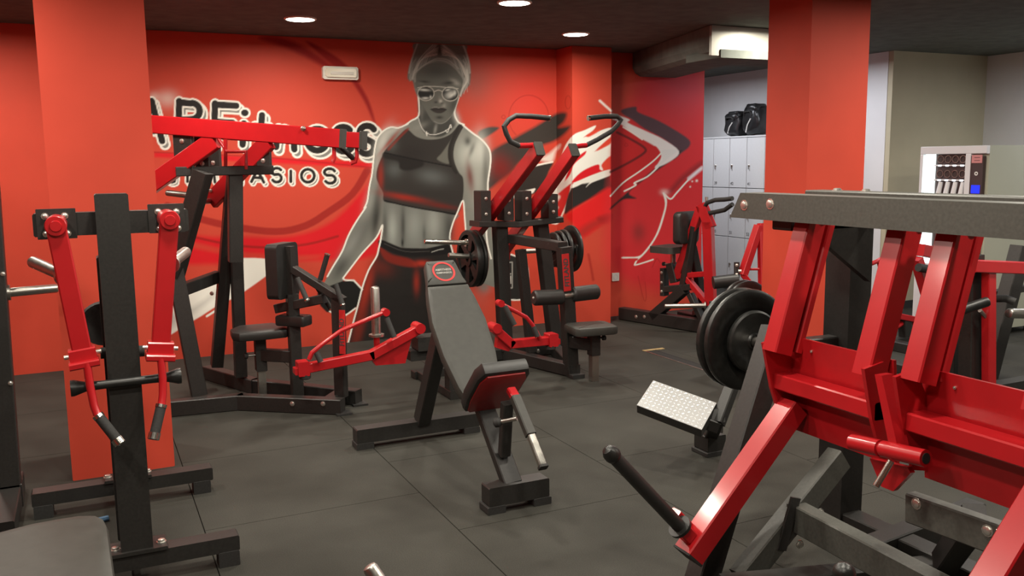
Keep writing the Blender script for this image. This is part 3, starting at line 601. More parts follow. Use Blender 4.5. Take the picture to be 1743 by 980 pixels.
# lockers
lk = [(9.0475+.31, 38), (9.0475, 39), (8.7375, 40), (8.4275, 41), (8.1175, 42), (7.8075, 43)]
FX = 7.10
lname = ['first locker column from the mural wall end', 'second locker column from the mural wall, numbered 39 on top', 'third locker column, numbered 40 on top, under the bags', 'fourth locker column, numbered 41 on top, beside the red pillar', 'locker column hidden behind the red pillar, fifth from the mural wall', 'locker column behind the red pillar, last of the row']
zs = [(1.245, 1.84), (.65, 1.245), (.055, .65)]
for (y1, num), ln in zip(lk, lname):
    y0 = y1-.31
    t = thing('locker', 'pale grey '+ln, 'locker', (FX+.17, (y0+y1)/2, 0), 'pale grey lockers along the corridor wall')
    MB().box((FX+.012, y0+.001, 0), (7.43, y1-.001, 1.845), .002).build('body', 'dark_gap', t)
    MB().box((FX+.0, y0+.001, 1.842), (7.43, y1-.001, 1.86), .002).build('top_panel', 'locker', t)
    for r, (z0, z1) in enumerate(zs):
        dr = MB().box((FX-.006, y0+.004, z0+.004), (FX+.014, y1-.004, z1-.004), .002).build('door', 'locker', t)
        MB().lathe((FX-.006, y1-.045, (z0+z1)/2-.03), (-1, 0, 0), [(0, .014), (.008, .014), (.012, .009), (.012, 0)], 14).build('lock', 'steel', dr)
        MB().bar((FX-.02, y1-.045, (z0+z1)/2-.03), (FX-.02, y1-.049, (z0+z1)/2-.075), .004, .012).build('key', 'steel', dr)
        text('number', str(num+r*11), .055, (FX-.0075, y1-.05, z0+.05), (0, -1, 0), (0, 0, 1), 'dark_print', dr)
# black bags on the lockers
def blobmesh(name, c, r, material, parent, seed, sq=.55):
    rnd = random.Random(seed); bm = bmesh.new(); bmesh.ops.create_icosphere(bm, subdivisions=3, radius=1)
    o0 = ORG[parent.name]; ph = [rnd.uniform(0, 6) for _ in range(6)]
    for v in bm.verts:
        k = 1+.10*math.sin(5*v.co.x+ph[0])*math.sin(6*v.co.z+ph[1])+.07*math.sin(9*v.co.y+ph[2]+4*v.co.z)
        s_ = [math.copysign(abs(q)**sq, q) for q in v.co]; v.co = Vector((s_[0]*r[0]*k, s_[1]*r[1]*k, s_[2]*r[2]*(1+(k-1)*.6)))+Vector(c)-o0
    me = bpy.data.meshes.new(name); bm.to_mesh(me); bm.free()
    for p in me.polygons: p.use_smooth = True
    me.materials.append(MATS[material]); ob = bpy.data.objects.new(name, me); COL.objects.link(ob); ob.parent = parent; ORG[ob.name] = o0; return ob
for i, (px_, w_, h_, ln) in enumerate(((1256, .135, .14, 'glossy black sports bag on the lockers, the lower one on the left'), (1287, .145, .175, 'glossy black sports bag on the lockers, the taller one beside the pillar'))):
    c = PX(px_, 215, 7.27)
    t = thing('sports_bag', ln, 'bag', (7.27, c.y, 1.86), 'black bags on top of the lockers')
    blobmesh('bag_body', (7.27, c.y, 1.872+h_), (.13, w_, h_), 'bag', t, i)
    blobmesh('top_flap', (7.25, c.y-.02, 1.86+2*h_-.03), (.10, w_*.75, .055), 'bag', t, i+7)
    MB().tube([(7.145, c.y+.07, 1.92+h_), (7.13, c.y+.05, 1.87+h_*1.55), (7.13, c.y-.05, 1.87+h_*1.55), (7.145, c.y-.07, 1.92+h_)], .012, 8).build('strap', 'rubber', t)
    MB().tube([(7.142, c.y+.03, 1.90), (7.138, c.y+.0, 1.90+h_*.5), (7.142, c.y-.05, 1.90+h_*.9)], .008, 6).build('stripe', 'white_print', t)
# vending machine
VX = 7.0; vy1 = 5.89; vy0 = 5.218; VT = 1.68
t = thing('vending_machine', 'beige vending machine with lit glass front by khaki wall', 'vending machine', (VX+.4, (vy0+vy1)/2, 0))
MB().box((VX+.02, vy0, .06), (VX+.82, vy1, VT), .004).build('cabinet', 'vend_body', t)
for y in (vy0+.06, vy1-.06):
    for x in (VX+.08, VX+.74): MB().cyl((x, y, 0), (x, y, .06), .02).build('foot', 'rubber', t)
gy0 = vy0+.20; gy1 = vy1-.03; gz0 = .62; gz1 = VT-.07
fr = MB(); fr.box((VX-.02, vy0, VT-.07), (VX+.02, vy1, VT)); fr.box((VX-.02, gy1, .06), (VX+.02, vy1, VT-.07)); fr.box((VX-.02, gy0-.05, .06), (VX+.02, gy0, VT-.07)); fr.box((VX-.02, vy0, .06), (VX+.02, gy0-.05, .08)); fr.box((VX-.02, gy0, .06), (VX+.02, gy1, gz0))
fr.build('door_frame', 'vend_frame', t)
MB().box((VX+.012, gy0, gz0), (VX+.019, gy1, gz1), .001).build('back_panel', 'vend_dark', t)
MB().box((VX-.004, gy1-.115, gz0), (VX+.010, gy1-.012, gz1), .002).build('light_strip', 'vend_light', t)
MB().box((VX-.016, vy0+.03, .3), (VX+.02, gy0-.05, VT-.09), .003).build('control_panel', 'vend_dark', t)
MB().box((VX-.02, vy0+.04, VT-.15), (VX-.014, gy0-.06, VT-.08), .001).build('notice', 'vend_pink', t)
MB().box((VX-.02, vy0+.05, VT-.41), (VX-.014, gy0-.07, VT-.34), .001).build('display', 'screen_blue', t)
for k_ in range(2): MB().box((VX-.0208, vy0+.06, VT-.105-.025*k_), (VX-.0198, gy0-.085, VT-.100-.025*k_), .0002).build('notice_print', 'vend_dark', t)
MB().lathe((VX-.017, (vy0+gy0)/2-.01, VT-.24), (-1, 0, 0), [(0, .017), (.002, .017), (.002, .008), (0, .008)], 16).build('badge', 'white_print', t)
for r in range(4):
    z = gz1-.10-.13*r
    MB().box((VX-.012, gy0+.004, z-.006), (VX+.010, gy1-.12, z+.006), .001).build('shelf', 'vend_frame', t)
    for c_ in range(5):
        y = gy0+.04+c_*.076
        if y > gy1-.16: break
        if r < 2:
            MB().lathe((VX+.004, y, z+.055), (-1, 0, 0), [(0, .034), (.006, .034), (.006, .029), (0, .029), (0, .034)], 18).build('coil', 'steel', t)
            MB().box((VX-.016, y-.02, z-.008), (VX-.012, y+.012, z+.006), .0005).build('price_tag', 'led', t)
        else:
            MB().cyl((VX-.006, y, z+.01), (VX+.004, y-.012, z+.115), .024, .02, 10).build('bottle', 'vend_frame', t)
# floor channel strip near the press machine
a = G(1098, 598); b = G(1196, 632)
t = thing('floor_channel', 'narrow metal edged channel let into the rubber floor', 'floor strip', (a.x+.05, (a.y+b.y)/2, 0))
MB().box((a.x, b.y, 0), (a.x+.012, a.y, .004), .001).build('edge', 'steel', t); MB().box((a.x+.1, b.y, 0), (a.x+.112, a.y, .004), .001).build('edge', 'rubber', t)
MB().box((a.x+.012, b.y, 0), (a.x+.1, a.y, .002), .0005).build('channel_bed', 'joint', t); MB().box((a.x-.005, a.y, 0), (a.x+.2, a.y+.035, .006), .001).build('wood_end', 'wood', t)

# ================================================================== CENTRE: incline bench
bx = 1.68
t = thing('incline_bench', 'black incline bench with round red logo on the headrest, centre of the floor', 'bench', (bx, 4.2, 0))
P = lambda y, z, dx=0: Vector((bx+dx, y, z))
rf = MB().box((1.285, 4.74, .035), (2.03, 4.83, .115)).build('rear_foot', 'black', t)
ff = MB().box((1.565, 3.555, .035), (1.872, 3.645, .125)).build('front_foot', 'black', t)
for x in (1.33, 1.98): MB().box((x-.05, 4.735, 0), (x+.05, 4.835, .036), .004).build('rubber_foot', 'rubber', rf)
for x in (1.60, 1.835): MB().box((x-.045, 3.55, 0), (x+.045, 3.65, .036), .004).build('rubber_foot', 'rubber', ff)
MB().bar(P(4.77, .11), P(4.44, .66), .075, .09).build('rear_post', 'black', t)
MB().bar(P(3.60, .11, .02), P(3.88, .43), .09, .05, (0, -1, .6)).build('front_post', 'black', t)
MB().bar(P(3.84, .40), P(4.47, .68), .06, .07).build('spine', 'black', t)
MB().bar(P(3.66, .235, .01), P(3.60, .50, .0), .05, .045).build('seat_support', 'black', t)
ytop, ztop, ybot, zbot = 4.435, 1.054, 3.857, .424
v = Vector((0, ytop-ybot, ztop-zbot)); Lb = v.length; v.normalize(); u = Vector((1, 0, 0)); nb = u.cross(v)
wd = [(0.0, .075), (.015, .088), (.10, .115), (.28, .142), (.48, .148), (.62, .130), (.70, .112)]
ol = [(w_, s_) for s_, w_ in wd]+[(-w_, s_) for s_, w_ in reversed(wd)]
base = P(ybot, zbot)-nb*.03
MB().pad(base, u, v, ol, .06, .012).build('backrest', 'vinyl', t)
hl = [(.108, .705), (.098, .76), (.086, .84), (.075, .862), (-.075, .862), (-.086, .84), (-.098, .76), (-.108, .705)]
hr = MB().pad(base, u, v, hl, .06, .012).build('headrest', 'vinyl', t)
lc = base+v*.785+nb*.0605
MB().lathe(lc, nb, [(0, .052), (.0012, .052), (.0012, .062), (0, .062)], 36).build('logo_ring', 'red_print', hr)
text('logo_text', 'ABFITNESS', .0185, lc+v*.012+nb*.0004, u, v, 'grey_print', hr, .0002); text('logo_text', 'GIMNASIOS', .0165, lc-v*.008+nb*.0004, u, v, 'grey_print', hr, .0002)
# seat, tipped up towards the camera
sv = Vector((0, 3.575-3.845, .66-.405)).normalized(); sn = sv.cross(u)      # upper side
so = P(3.845, .405)-u*0
sl = [(-.105, 0), (-.12, .02), (-.135, .12), (-.135, .30), (-.11, .355), (.11, .355), (.135, .30), (.135, .12), (.12, .02), (.105, 0)]
st_ = MB().pad(so-sn*0.0, sv, u, [(b_, a_) for a_, b_ in sl], .065, .016).build('seat', 'vinyl_dark', t)
nrm = Vector(sv).cross(u)
bo = so-nrm*.008
MB().pad(bo, sv, u, [(b_*.9+.012, a_*.86) for a_, b_ in sl], .012, .003).build('seat_board', 'red_board', t)
s0 = P(3.555, .535, .02); s1 = P(3.40, .40, .02); s2 = P(3.29, .295, .02)
MB().bar(P(3.60, .56, .02), s0, .042, .03).build('hinge', 'red', t)
MB().bar(s0, s1, .045, .04).build('adjuster_sleeve', 'vinyl', t)
ad = MB().bar(s1, s2, .036, .03).build('adjuster_tube', 'chrome', t)
MB().bar(s2, s2+(s2-s1).normalized()*.012, .042, .036).build('end_cap', 'rubber', ad)
k0 = PX(850, 718, 1.62); k1 = PX(880, 712, 1.68)
MB().cyl(k0, k1, .010).build('pull_pin', 'steel', t); MB().lathe(k0, (k0-k1), [(-.012, .012), (0, .022), (.02, .022), (.026, .014), (.026, 0)], 16).build('knob', 'rubber', t)

# ================================================================== LEFT FRONT: post machine with hanging red arms
t = thing('arm_raise_machine', 'black post machine with two hanging red lever arms, left foreground', 'gym machine', (.09, 4.05, 0))
f1 = MB().box((-.29, 3.555, .06), (.468, 3.635, .122)).build('front_foot', 'black', t)
f2 = MB().box((-.31, 4.45, .06), (.478, 4.535, .122)).build('rear_foot', 'black', t)
for f_, y in ((f1, 3.55), (f2, 4.445)):
    for x in (-.265, .425): MB().box((x-.04, y, 0), (x+.04, y+.09, .062), .004).build('foot_block', 'rubber', f_)
MB().box((.05, 3.63, .05), (.13, 4.46, .12)).build('base_beam', 'black', t)
MB().box((.035, 3.56, .12), (.148, 3.655, 1.492)).build('post', 'black', t)
pl = MB().box((-.005, 3.545, .122), (.20, 3.67, .136)).build('base_plate', 'black', t)
for x in (.015, .18): bolt((x, 3.60, .136), (0, 0, 1), pl, .014, .012)
p2 = MB().box((-.005, 4.44, .122), (.20, 4.545, .136)).build('base_plate', 'black', t)
for x in (.01, .185): bolt((x, 4.50, .136), (0, 0, 1), p2, .014, .012)
MB().box((.028, 3.72, .12), (.10, 3.81, 1.25)).build('rear_post', 'black', t)
a = PY(55, 365, 3.70); b = PY(318, 353, 3.70); zc = (a.z+b.z)/2-.043
cb = MB().box((a.x, 3.665, zc-.042), (b.x, 3.74, zc+.042)).build('crossbar', 'black', t)
YA = 3.545
for side, pv, lo_, bl_ in ((0, (95, 384), (141, 603), ((76, 368), (110, 367), (79, 398), (115, 397))), (1, (288, 374), (273, 592), ((269, 360), (300, 360), (272, 389), (303, 388)))):
    c = PY(*pv, YA); e = PY(*lo_, YA)
    fp = MB().box((c.x-.065, 3.655, c.z-.055), (c.x+.065, 3.668, c.z+.055), .002).build('pivot_plate', 'black', cb)
    for q in bl_: bolt(PY(*q, 3.655), (0, -1, 0), fp, .0095, .01)
    arm = MB().bar(c, e, .066, .045, (0, 1, 0)).build('lever_arm', 'red', t)
    MB().lathe((c.x, 3.66, c.z), (0, -1, 0), [(0, .036), (.148, .036), (.151, .033), (.151, .020), (.157, .018), (.157, 0)], 24).build('pivot_boss', 'red', arm)
    d = (e-c).normalized()
    s_ = Vector((d.z, 0, -d.x))
    MB().bar(e-s_*.045, e+s_*.045, .056, .05).build('clamp', 'red', arm)
    MB().bar(e-s_*.05+d*.03+Vector((0, -.02, 0)), e+s_*.05+d*.03+Vector((0, -.02, 0)), .075, .025).build('clamp_cup', 'red', arm)
    MB().cyl(e-s_*.062, e+s_*.062, .008).build('pin', 'bolt', arm)
    pts = ((148, 618), (153, 655), (160, 690), (166, 706)) if side == 0 else ((274, 610), (277, 645), (277, 672), (275, 688))
    pts = [PY(x, y, YA-.045-.012*i) for i, (x, y) in enumerate(pts)]
    MB().tube(pts, .014).build('handle_tube', 'red', arm)
    gq = [PY(166, 706, YA-.081), PY(203, 753, YA-.12)] if side == 0 else [PY(275, 688, YA-.081), PY(262, 744, YA-.12)]
    gd = (gq[1]-gq[0]); gr = MB().cyl(gq[0]+gd*.1, gq[1]-gd*.12, .0185).build('grip', 'rubber', arm)
    MB().cyl(gq[0], gq[0]+gd*.1, .02).build('grip_collar', 'chrome', gr); MB().lathe(gq[1]-gd*.14, gd, [(0, .021), (.024, .021), (.026, .018), (.026, .010), (.018, .010), (.018, 0)], 16).build('grip_collar', 'chrome', gr)
    hp = [PY(112, 470, 3.57), PY(54, 445, 3.80)] if side == 0 else [PY(288, 450, 3.57), PY(317, 428, 3.80)]
    horn(hp[0], hp[1], .022, arm, material='steel')
a = PY(120, 661, 3.54); b = PY(308, 639, 3.54); d = (b-a).normalized(); L_ = (b-a).length
MB().lathe(a, d, [(0, 0), (0, .030), (.012, .030), (.05, .018), (.10, .016), (L_-.10, .016), (L_-.05, .018), (L_-.012, .030), (L_, .030), (L_, 0)], 18).build('roller_bar', 'plate', t)
MB().cyl(PY(171, 601, 3.70), PY(246, 597, 3.70), .022).build('cross_tube', 'rubber', t)
MB().lathe(PY(177, 552, 3.86), (0, 1, 0), [(0, 0), (0, .085), (.03, .09), (.04, .085), (.04, 0)], 30).build('stop_disc', 'rubber', t)
# blue band lying on the floor below
MB().tube([(-.19, 4.2, .012), (-.08, 4.18, .012), (.0, 4.2, .012)], .012, 8)
bb = MB().tube([(-.20, 4.30, .013), (-.10, 4.27, .013), (.0, 4.29, .013)], .013, 8).build('resistance_band', mat('blue', (.05, .12, .22), .6), None, (-.1, 4.3, 0)); tag(bb, 'short blue rubber band on the floor under the left post machine', 'exercise band')

# ------------------------------------------------------------------ far left machine, cut by the picture edge
t = thing('rack_machine', 'black frame with a single steel weight horn at the left picture edge', 'gym machine', (-.5, 4.7, 0))
Y0 = 4.70
pts = [PY(-12, 300, Y0), PY(2, 480, Y0), PY(12, 720, Y0)]
pd = (pts[2]-pts[0]).normalized(); pf = pts[2]+pd*((pts[2].z-.08)/-pd.z)
ps = MB().bar((pts[0]+Vector((-.02, 0, .1))), pf, .09, .09).build('post', 'black', t)
MB().bar((pf.x-.35, Y0, .06), (pf.x+.05, Y0, .06), .09, .11, (0, 0, 1)).build('base_beam', 'black', t)
MB().bar((pf.x, Y0-.5, .052), (pf.x, Y0+.2, .052), .09, .10, (0, 0, 1)).build('base_beam', 'black', t)
horn(PY(12, 498, Y0), PY(100, 490, Y0), .021, t, material='steel')
bolt(PY(5, 466, Y0-.047), (0, -1, 0), ps, .008); bolt(PY(18, 652, Y0-.047), (0, -1, 0), ps, .008)
# ------------------------------------------------------------------ seat pad at the lower left corner
t = thing('stool_seat', 'grey padded machine seat at the lower left corner', 'seat', (-.22, 2.72, 0))
ol = [(.005, -.30), (-.003, .10), (-.012, .17), (-.035, .215), (-.08, .238), (-.14, .24), (-.22, .235), (-.33, .20), (-.42, .16), (-.45, .10), (-.45, -.30), (-.40, -.34), (-.05, -.34)]
ol = [(x, y) for x, y in reversed(ol)]
MB().pad((0, 2.86, .42), (1, 0, 0), (0, 1, 0), ol, .06, .018).build('cushion', 'vinyl', t)
MB().box((-.26, 2.66, .05), (-.18, 2.74, .42)).build('post', 'black', t); MB().box((-.27, 2.3, 0), (-.17, 3.0, .06)).build('base', 'black', t)
# ------------------------------------------------------------------ horn at the bottom edge
t = thing('plate_tree', 'upright steel weight horn cut by the bottom edge of the photo', 'weight storage', (.84, 2.03, 0))
a = AT(627, 962, 2.42); d = Vector((.55, -.35, -1)).normalized()
horn(a+d*.26, a, .021, t, material='steel', collar=True)
MB().bar(a+d*.26, (a.x+.30, a.y-.2, .06), .05).build('post', 'black', t); MB().box((a.x+.1, a.y-.25, 0), (a.x+.5, a.y-.15, .06)).build('base', 'black', t)
# ================================================================== BEHIND THE BENCH: low lever machine (arms swing in the plane Y = 5.45)
Y5 = 5.45; Q = lambda x, y, d=0: PY(x, y, Y5+d)
t = thing('shrug_machine', 'low machine with two red side levers and handles behind the bench', 'gym machine', (2.08, 5.5, 0))
for side in (0, 1):
    pts = [(712, 560), (632, 604), (518, 627)] if side == 0 else [(842, 560), (870, 585), (936, 579)]
    p = [Q(*q) for q in pts]
    lv = MB().bar(p[0], p[1], .06, .06, (0, 0, 1), ext=.01).bar(p[1], p[2], .06, .06, (0, 0, 1), ext=.012).build('lever_arm', 'red', t)
    MB().cyl(p[0]+Vector((0, -.05, .01)), p[0]+Vector((0, .06, .01)), .034).build('pivot_hub', 'red', lv)
    gp = [(702, 572), (632, 612), (640, 622), (690, 618)] if side == 0 else [(848, 572), (872, 592), (866, 598), (846, 592)]
    MB().prism([Q(*q, .0) for q in gp], (0, .05, 0)).build('gusset', 'red', lv)
    e = p[2]; s_ = -1 if side == 0 else 1
    MB().box((e.x-.035+s_*.01, Y5-.045, e.z-.04), (e.x+.035+s_*.01, Y5+.045, e.z+.05)).build('end_block', 'red', lv)
    MB().box((e.x+s_*.03-.035, Y5-.035, e.z-.03), (e.x+s_*.03+.035, Y5+.035, e.z+.012)).build('end_tab', 'red', lv)
    MB().lathe((e.x, Y5-.01, e.z-.04), (0, 0, -1), [(-.005, .036), (.018, .036), (.024, .028), (.024, 0)], 18).build('bumper', 'rubber', lv)
    hp = [(526, 612), (531, 600), (548, 586), (580, 563), (620, 546), (656, 531)] if side == 0 else [(851, 516), (874, 528), (896, 540), (906, 552), (914, 566), (919, 577)]
    MB().tube([Q(*q, -.03) for q in hp], .0145).build('handle_tube', 'red', lv)
    tp = Q(*hp[-1], -.03) if side == 0 else Q(*hp[0], -.03)
    MB().cyl(tp+Vector((0, -.025, 0)), tp+Vector((0, .03, 0)), .024).build('handle_boss', 'red', lv)
    g2 = [(658, 541), (671, 574)] if side == 0 else [(859, 521), (876, 553)]
    gr = MB().cyl(Q(*g2[0], -.06), Q(*g2[1], -.10), .0185).build('grip', 'rubber', lv)
    g3 = [(539, 600), (546, 616)] if side == 0 else [(908, 556), (915, 573)]
    MB().cyl(Q(*g3[0], -.05), Q(*g3[1], -.07), .018).build('grip', 'rubber', lv)
    if side == 0:
        hb = Q(641, 572, .06)
        MB().cyl(hb+Vector((0, 0, -.08)), hb+Vector((0, 0, -.005)), .02).build('horn_stub', 'red', lv)
        horn(hb, hb+Vector((0, 0, Q(640, 487, .06).z-hb.z)), .029, lv, material='steel')
bm_ = MB().box((1.86, Y5+.02, .30), (2.34, Y5+.16, .37)).build('cross_beam', 'black', t)
MB().box((1.90, Y5-.02, .37), (2.30, Y5+.12, .46)).build('pivot_block', 'black', t)
MB().box((2.14, Y5+.05, .06), (2.23, Y5+.14, .30)).build('post', 'black', t)
MB().box((2.12, Y5+.70, 0), (2.40, Y5+.79, .058)).build('base_foot', 'black', t)
MB().box((2.14, Y5+.04, 0), (2.23, Y5+.75, .062)).build('base_beam', 'black', t)

# ================================================================== RIGHT OF CENTRE BACK: pulldown machine with raised red levers
t = thing('pulldown_machine', 'black pulldown machine with two raised red levers and bent black handles', 'gym machine', (3.2, 6.1, 0))
MB().bar((2.965, 6.45, 1.12), (3.0, 6.45, .08), .10).build('upright', 'black', t)
MB().bar((3.325, 6.45, 1.12), (3.46, 6.45, .08), .10).build('upright', 'black', t)
MB().bar(PY(886, 425, 6.2), PY(905, 598, 6.2), .07).build('brace', 'black', t)
hd = MB().bar((2.735, 6.42, 1.115), (3.10, 6.45, 1.095), .17, .045, (0, 0, 1)).bar((3.10, 6.45, 1.095), (3.475, 6.38, 1.125), .17, .045, (0, 0, 1)).build('head_plate', 'black', t)
for px_, z0, z1, dy in ((822, 1.13, 1.37, 0), (861, 1.13, 1.35, 0), (891, 1.12, 1.36, 0), (934, 1.13, 1.33, -.02)):
    c = PY(px_, 350, 6.42)
    br = MB().box((c.x-.042, 6.36+dy, z0), (c.x+.042, 6.50+dy, z1)).build('bracket', 'black', hd)
    for z in (z1-.06, z0+.06): bolt((c.x, 6.36+dy, z), (0, -1, 0), br, .010)
for X, tp, bt, hp in ((2.904, (5.64, 1.675), (6.98, .90), [(908, 247), (884, 248), (869, 241), (862, 228), (858, 215), (866, 204), (878, 197), (905, 198), (934, 201)]),
                      (3.251, (5.76, 1.665), (6.95, .86), [(978, 249), (998, 247), (1016, 238), (1040, 224), (1051, 213), (1057, 204), (1050, 198), (1030, 198), (1003, 201)])):
    a = Vector((X, tp[0], tp[1])); b = Vector((X, bt[0], bt[1])); d = (a-b).normalized()
    lv = MB().bar(a, b, .065, .105, (0, 0, 1)).build('lever_arm', 'red', t)
    MB().bar(a+d*.001, a+d*.012, .068, .108, (0, 0, 1)).build('end_cap', 'vinyl', lv)
    MB().cyl((X-.09, 6.45, 1.255), (X+.09, 6.45, 1.255), .028).build('pivot_axle', 'steel', lv)
    pts = [PY(*q, a.y+.05) for q in hp]
    MB().tube(pts[:2], .019).build('handle_root', 'red', lv)
    hn = MB().tube(pts[1:], .0185).build('handle', 'rubber', lv)
    MB().cyl(pts[-1], pts[-1]+(pts[-1]-pts[-2]).normalized()*.012, .02).build('handle_cap', 'chrome', hn)
    MB().bar((X, b.y-.0, b.z), (X, b.y+.02, b.z-.10), .06, .08).build('lever_foot', 'red', lv)
mp = MB().bar(PY(960, 420, 5.70), PY(973, 640, 5.70), .09, .09, (0, 1, 0)).build('front_post', 'black', t)
MB().bar(PY(958, 420, 5.72), PY(872, 406, 6.40), .085, .07, (0, 0, 1)).build('top_beam', 'black', t)
c0 = PY(962, 432, 5.652); c1 = PY(966, 495, 5.652); cc = (c0+c1)/2
sg = MB().bar(c0, c1, .058, .006, (0, 1, 0), .001).build('name_plate', 'red_print', t)
text('name_text', 'FITLAND', .052, cc+Vector((0, -.0045, 0)), (c0-c1).normalized(), (-1, 0, 0), 'dark_print', sg, .0015)
for (x0, y0), (x1, y1) in (((908, 507), (957, 505)), ((974, 501), (1017, 496))):
    a = PY(x0, y0, 5.66); b = PY(x1, y1, 5.66); d = (b-a).normalized(); L_ = (b-a).length
    rl = MB().lathe(a, d, [(0, 0), (0, .045), (.012, .056), (L_-.012, .056), (L_, .045), (L_, 0)], 22).build('thigh_roller', 'vinyl_dark', t)
    bolt(a if x0 < 960 else b, -d if x0 < 960 else d, rl, .008)
MB().cyl(PY(950, 505, 5.66), PY(980, 501, 5.66), .02).build('roller_axle', 'steel', t)
sc_ = Vector((3.235, 5.50, .36))
sl = [(-.19, -.12), (-.16, -.15), (.15, -.15), (.19, -.13), (.20, -.03), (.20, .09), (.16, .135), (-.14, .15), (-.19, .10)]
MB().pad(sc_, (1, -.12, 0), (.12, 1, 0), [(x*.85, y*.95) for x, y in sl], .06, .014).build('seat', 'vinyl', t)
sp = MB().box((3.235, 5.47, .19), (3.305, 5.54, .36)).build('seat_sleeve', 'black', t)
MB().box((3.243, 5.478, .0), (3.297, 5.532, .19), .004).build('seat_tube', 'steel', t)
MB().bar((3.17, 5.68, .27), (3.26, 5.51, .27), .06, .09).build('seat_bracket', 'black', t)
k = PY(1026, 575, 5.45); MB().cyl((3.30, 5.50, k.z), k, .007).build('pull_pin', 'steel', sp); MB().lathe(k, (1, 0, 0), [(-.005, .01), (0, .018), (.02, .018), (.024, 0)], 14).build('knob', 'rubber', sp)
MB().bar((3.20, 5.66, .05), (2.98, 6.5, .05), .08, .09, (0, 0, 1)).build('base_beam', 'black', t)
MB().bar((3.20, 5.66, .05), (3.47, 6.52, .05), .08, .09, (0, 0, 1)).build('base_beam', 'black', t)
bb = MB().bar((2.72, 6.46, .05), (3.62, 6.46, .05), .08, .09, (0, 0, 1)).build('base_crossbeam', 'black', t)
for x in (2.80, 3.28, 3.56): bolt((x, 6.415, .05), (0, -1, 0), bb, .013)
MB().box((3.15, 5.60, 0), (3.25, 5.70, .03), .004).build('rubber_foot', 'rubber', t)
# horns and plates
cl = PY(800, 440, 6.66); lb = Vector((2.904, 6.94, .86))
horn((2.95, cl.y, cl.z), PY(763, 434, 6.64), .021, t, material='steel', collar=False)
horn(PY(795, 413, 6.55), PY(722, 411, 6.55), .019, t, 'storage_horn', 'chrome')
plate(cl, (1, 0, 0), .232, .05, 'large spoked black weight plate on the left horn of the pulldown machine', 'plates on the pulldown machine', spokes=6)
plate(cl+Vector((.05, 0, 0)), (1, 0, 0), .232, .045, 'black weight plate behind the spoked one, against the pulldown upright', 'plates on the pulldown machine')
cr = PY(972, 423, 6.72)
horn((3.25, cr.y, cr.z), (cr.x+.07, cr.y, cr.z), .021, t, material='steel', collar=False)
for dx, R, ln, sl_ in ((0, .203, 'outermost and largest black plate on the right horn of the pulldown machine', 3), (-.075, .170, 'second black plate from outside on the right pulldown horn', 0), (-.12, .162, 'third black plate from outside on the right pulldown horn', 0), (-.17, .150, 'smallest black plate, innermost on the right pulldown horn', 0)):
    plate(cr+Vector((dx, 0, 0)), (1, 0, 0), R, .038, ln, 'plates on the pulldown machine', slots=sl_)

# ================================================================== LEFT BACK: high row machine behind the pillar
NA, NB = G(407, 696), G(584, 704); FA, FB = G(433, 668), G(611, 688)
CA, CB = (NA+FA)/2, (NB+FB)/2
N = lambda x, y: K(x, y, NA, NB)
F = lambda x, y: K(x, y, FA, FB)
C = lambda x, y: K(x, y, CA, CB)
t = thing('high_row_machine', 'black high row machine with long red top levers, left of the woman mural', 'gym machine', (1.0, 6.1, 0))
up = (0, 0, 1); Z5 = Vector((0, 0, .05))
nb1 = MB().bar(NA+Z5, NB+Z5, .08, .10, up).build('base_beam', 'black', t)
MB().bar(NA+Z5, Vector((.02, 6.03, .05)), .08, .10, up, ext=.03).build('base_leg', 'black', t)
MB().bar(FA+Z5, FB+Z5, .08, .10, up).build('base_beam', 'black', t)
MB().bar(FA+Z5, G(357, 645)+Z5, .08, .10, up, ext=.03).build('base_leg', 'black', t)
MB().bar((NA*.15+NB*.85)+Z5, (FA*.15+FB*.85)+Z5, .08, .09, up).build('base_crosspiece', 'black', t)
axd = (NB-NA).normalized(); nrm_ = Vector((axd.y, -axd.x, 0)).normalized()
if nrm_.y > 0: nrm_ = -nrm_
for x in (502, 554): bolt(N(x, 684)+nrm_*.04, nrm_, nb1, .012)
for q in ((NB, 0), (FB, 0)): MB().box(q[0]+Vector((-.05, -.05, 0)), q[0]+Vector((.05, .05, .012)), .003).build('rubber_foot', 'rubber', t)
MB().bar(N(346, 292), N(297, 468), .10, .10).build('rear_upright', 'black', t)
MB().bar(N(296, 450), N(339, 672), .10, .10).build('rear_upright', 'black', t)
MB().bar(F(396, 296), F(369, 622), .08, .10).build('rear_upright', 'black', t)
MB().bar(C(400, 296), C(401, 445), .09, .09).build('front_upright', 'black', t)
MB().bar(F(402, 430), F(410, 640), .08, .09).build('front_upright', 'black', t)
br = MB().bar(N(305, 495), F(372, 470), .06, .08).build('brace', 'black', t); bolt(F(366, 470)+Vector((-.03, -.06, 0)), nrm_, br, .011); bolt(F(366, 497)+Vector((-.03, -.06, 0)), nrm_, br, .011)
hp_ = MB().bar(N(298, 292), F(462, 289), .16, .06, up).build('head_plate', 'black', t)
for pt, w_ in ((N(313, 259), .13), (N(343, 262)+Vector((.02, .1, 0)), .10), (F(364, 262), .10), (F(449, 258), .10)):
    b_ = MB().bar(pt+Vector((0, 0, -.13)), pt+Vector((0, 0, .125)), w_, .03, nrm_).build('bracket', 'black', hp_)
    for dz in (-.06, .07): bolt(pt+nrm_*.016+Vector((0, 0, dz)), nrm_, b_, .012)
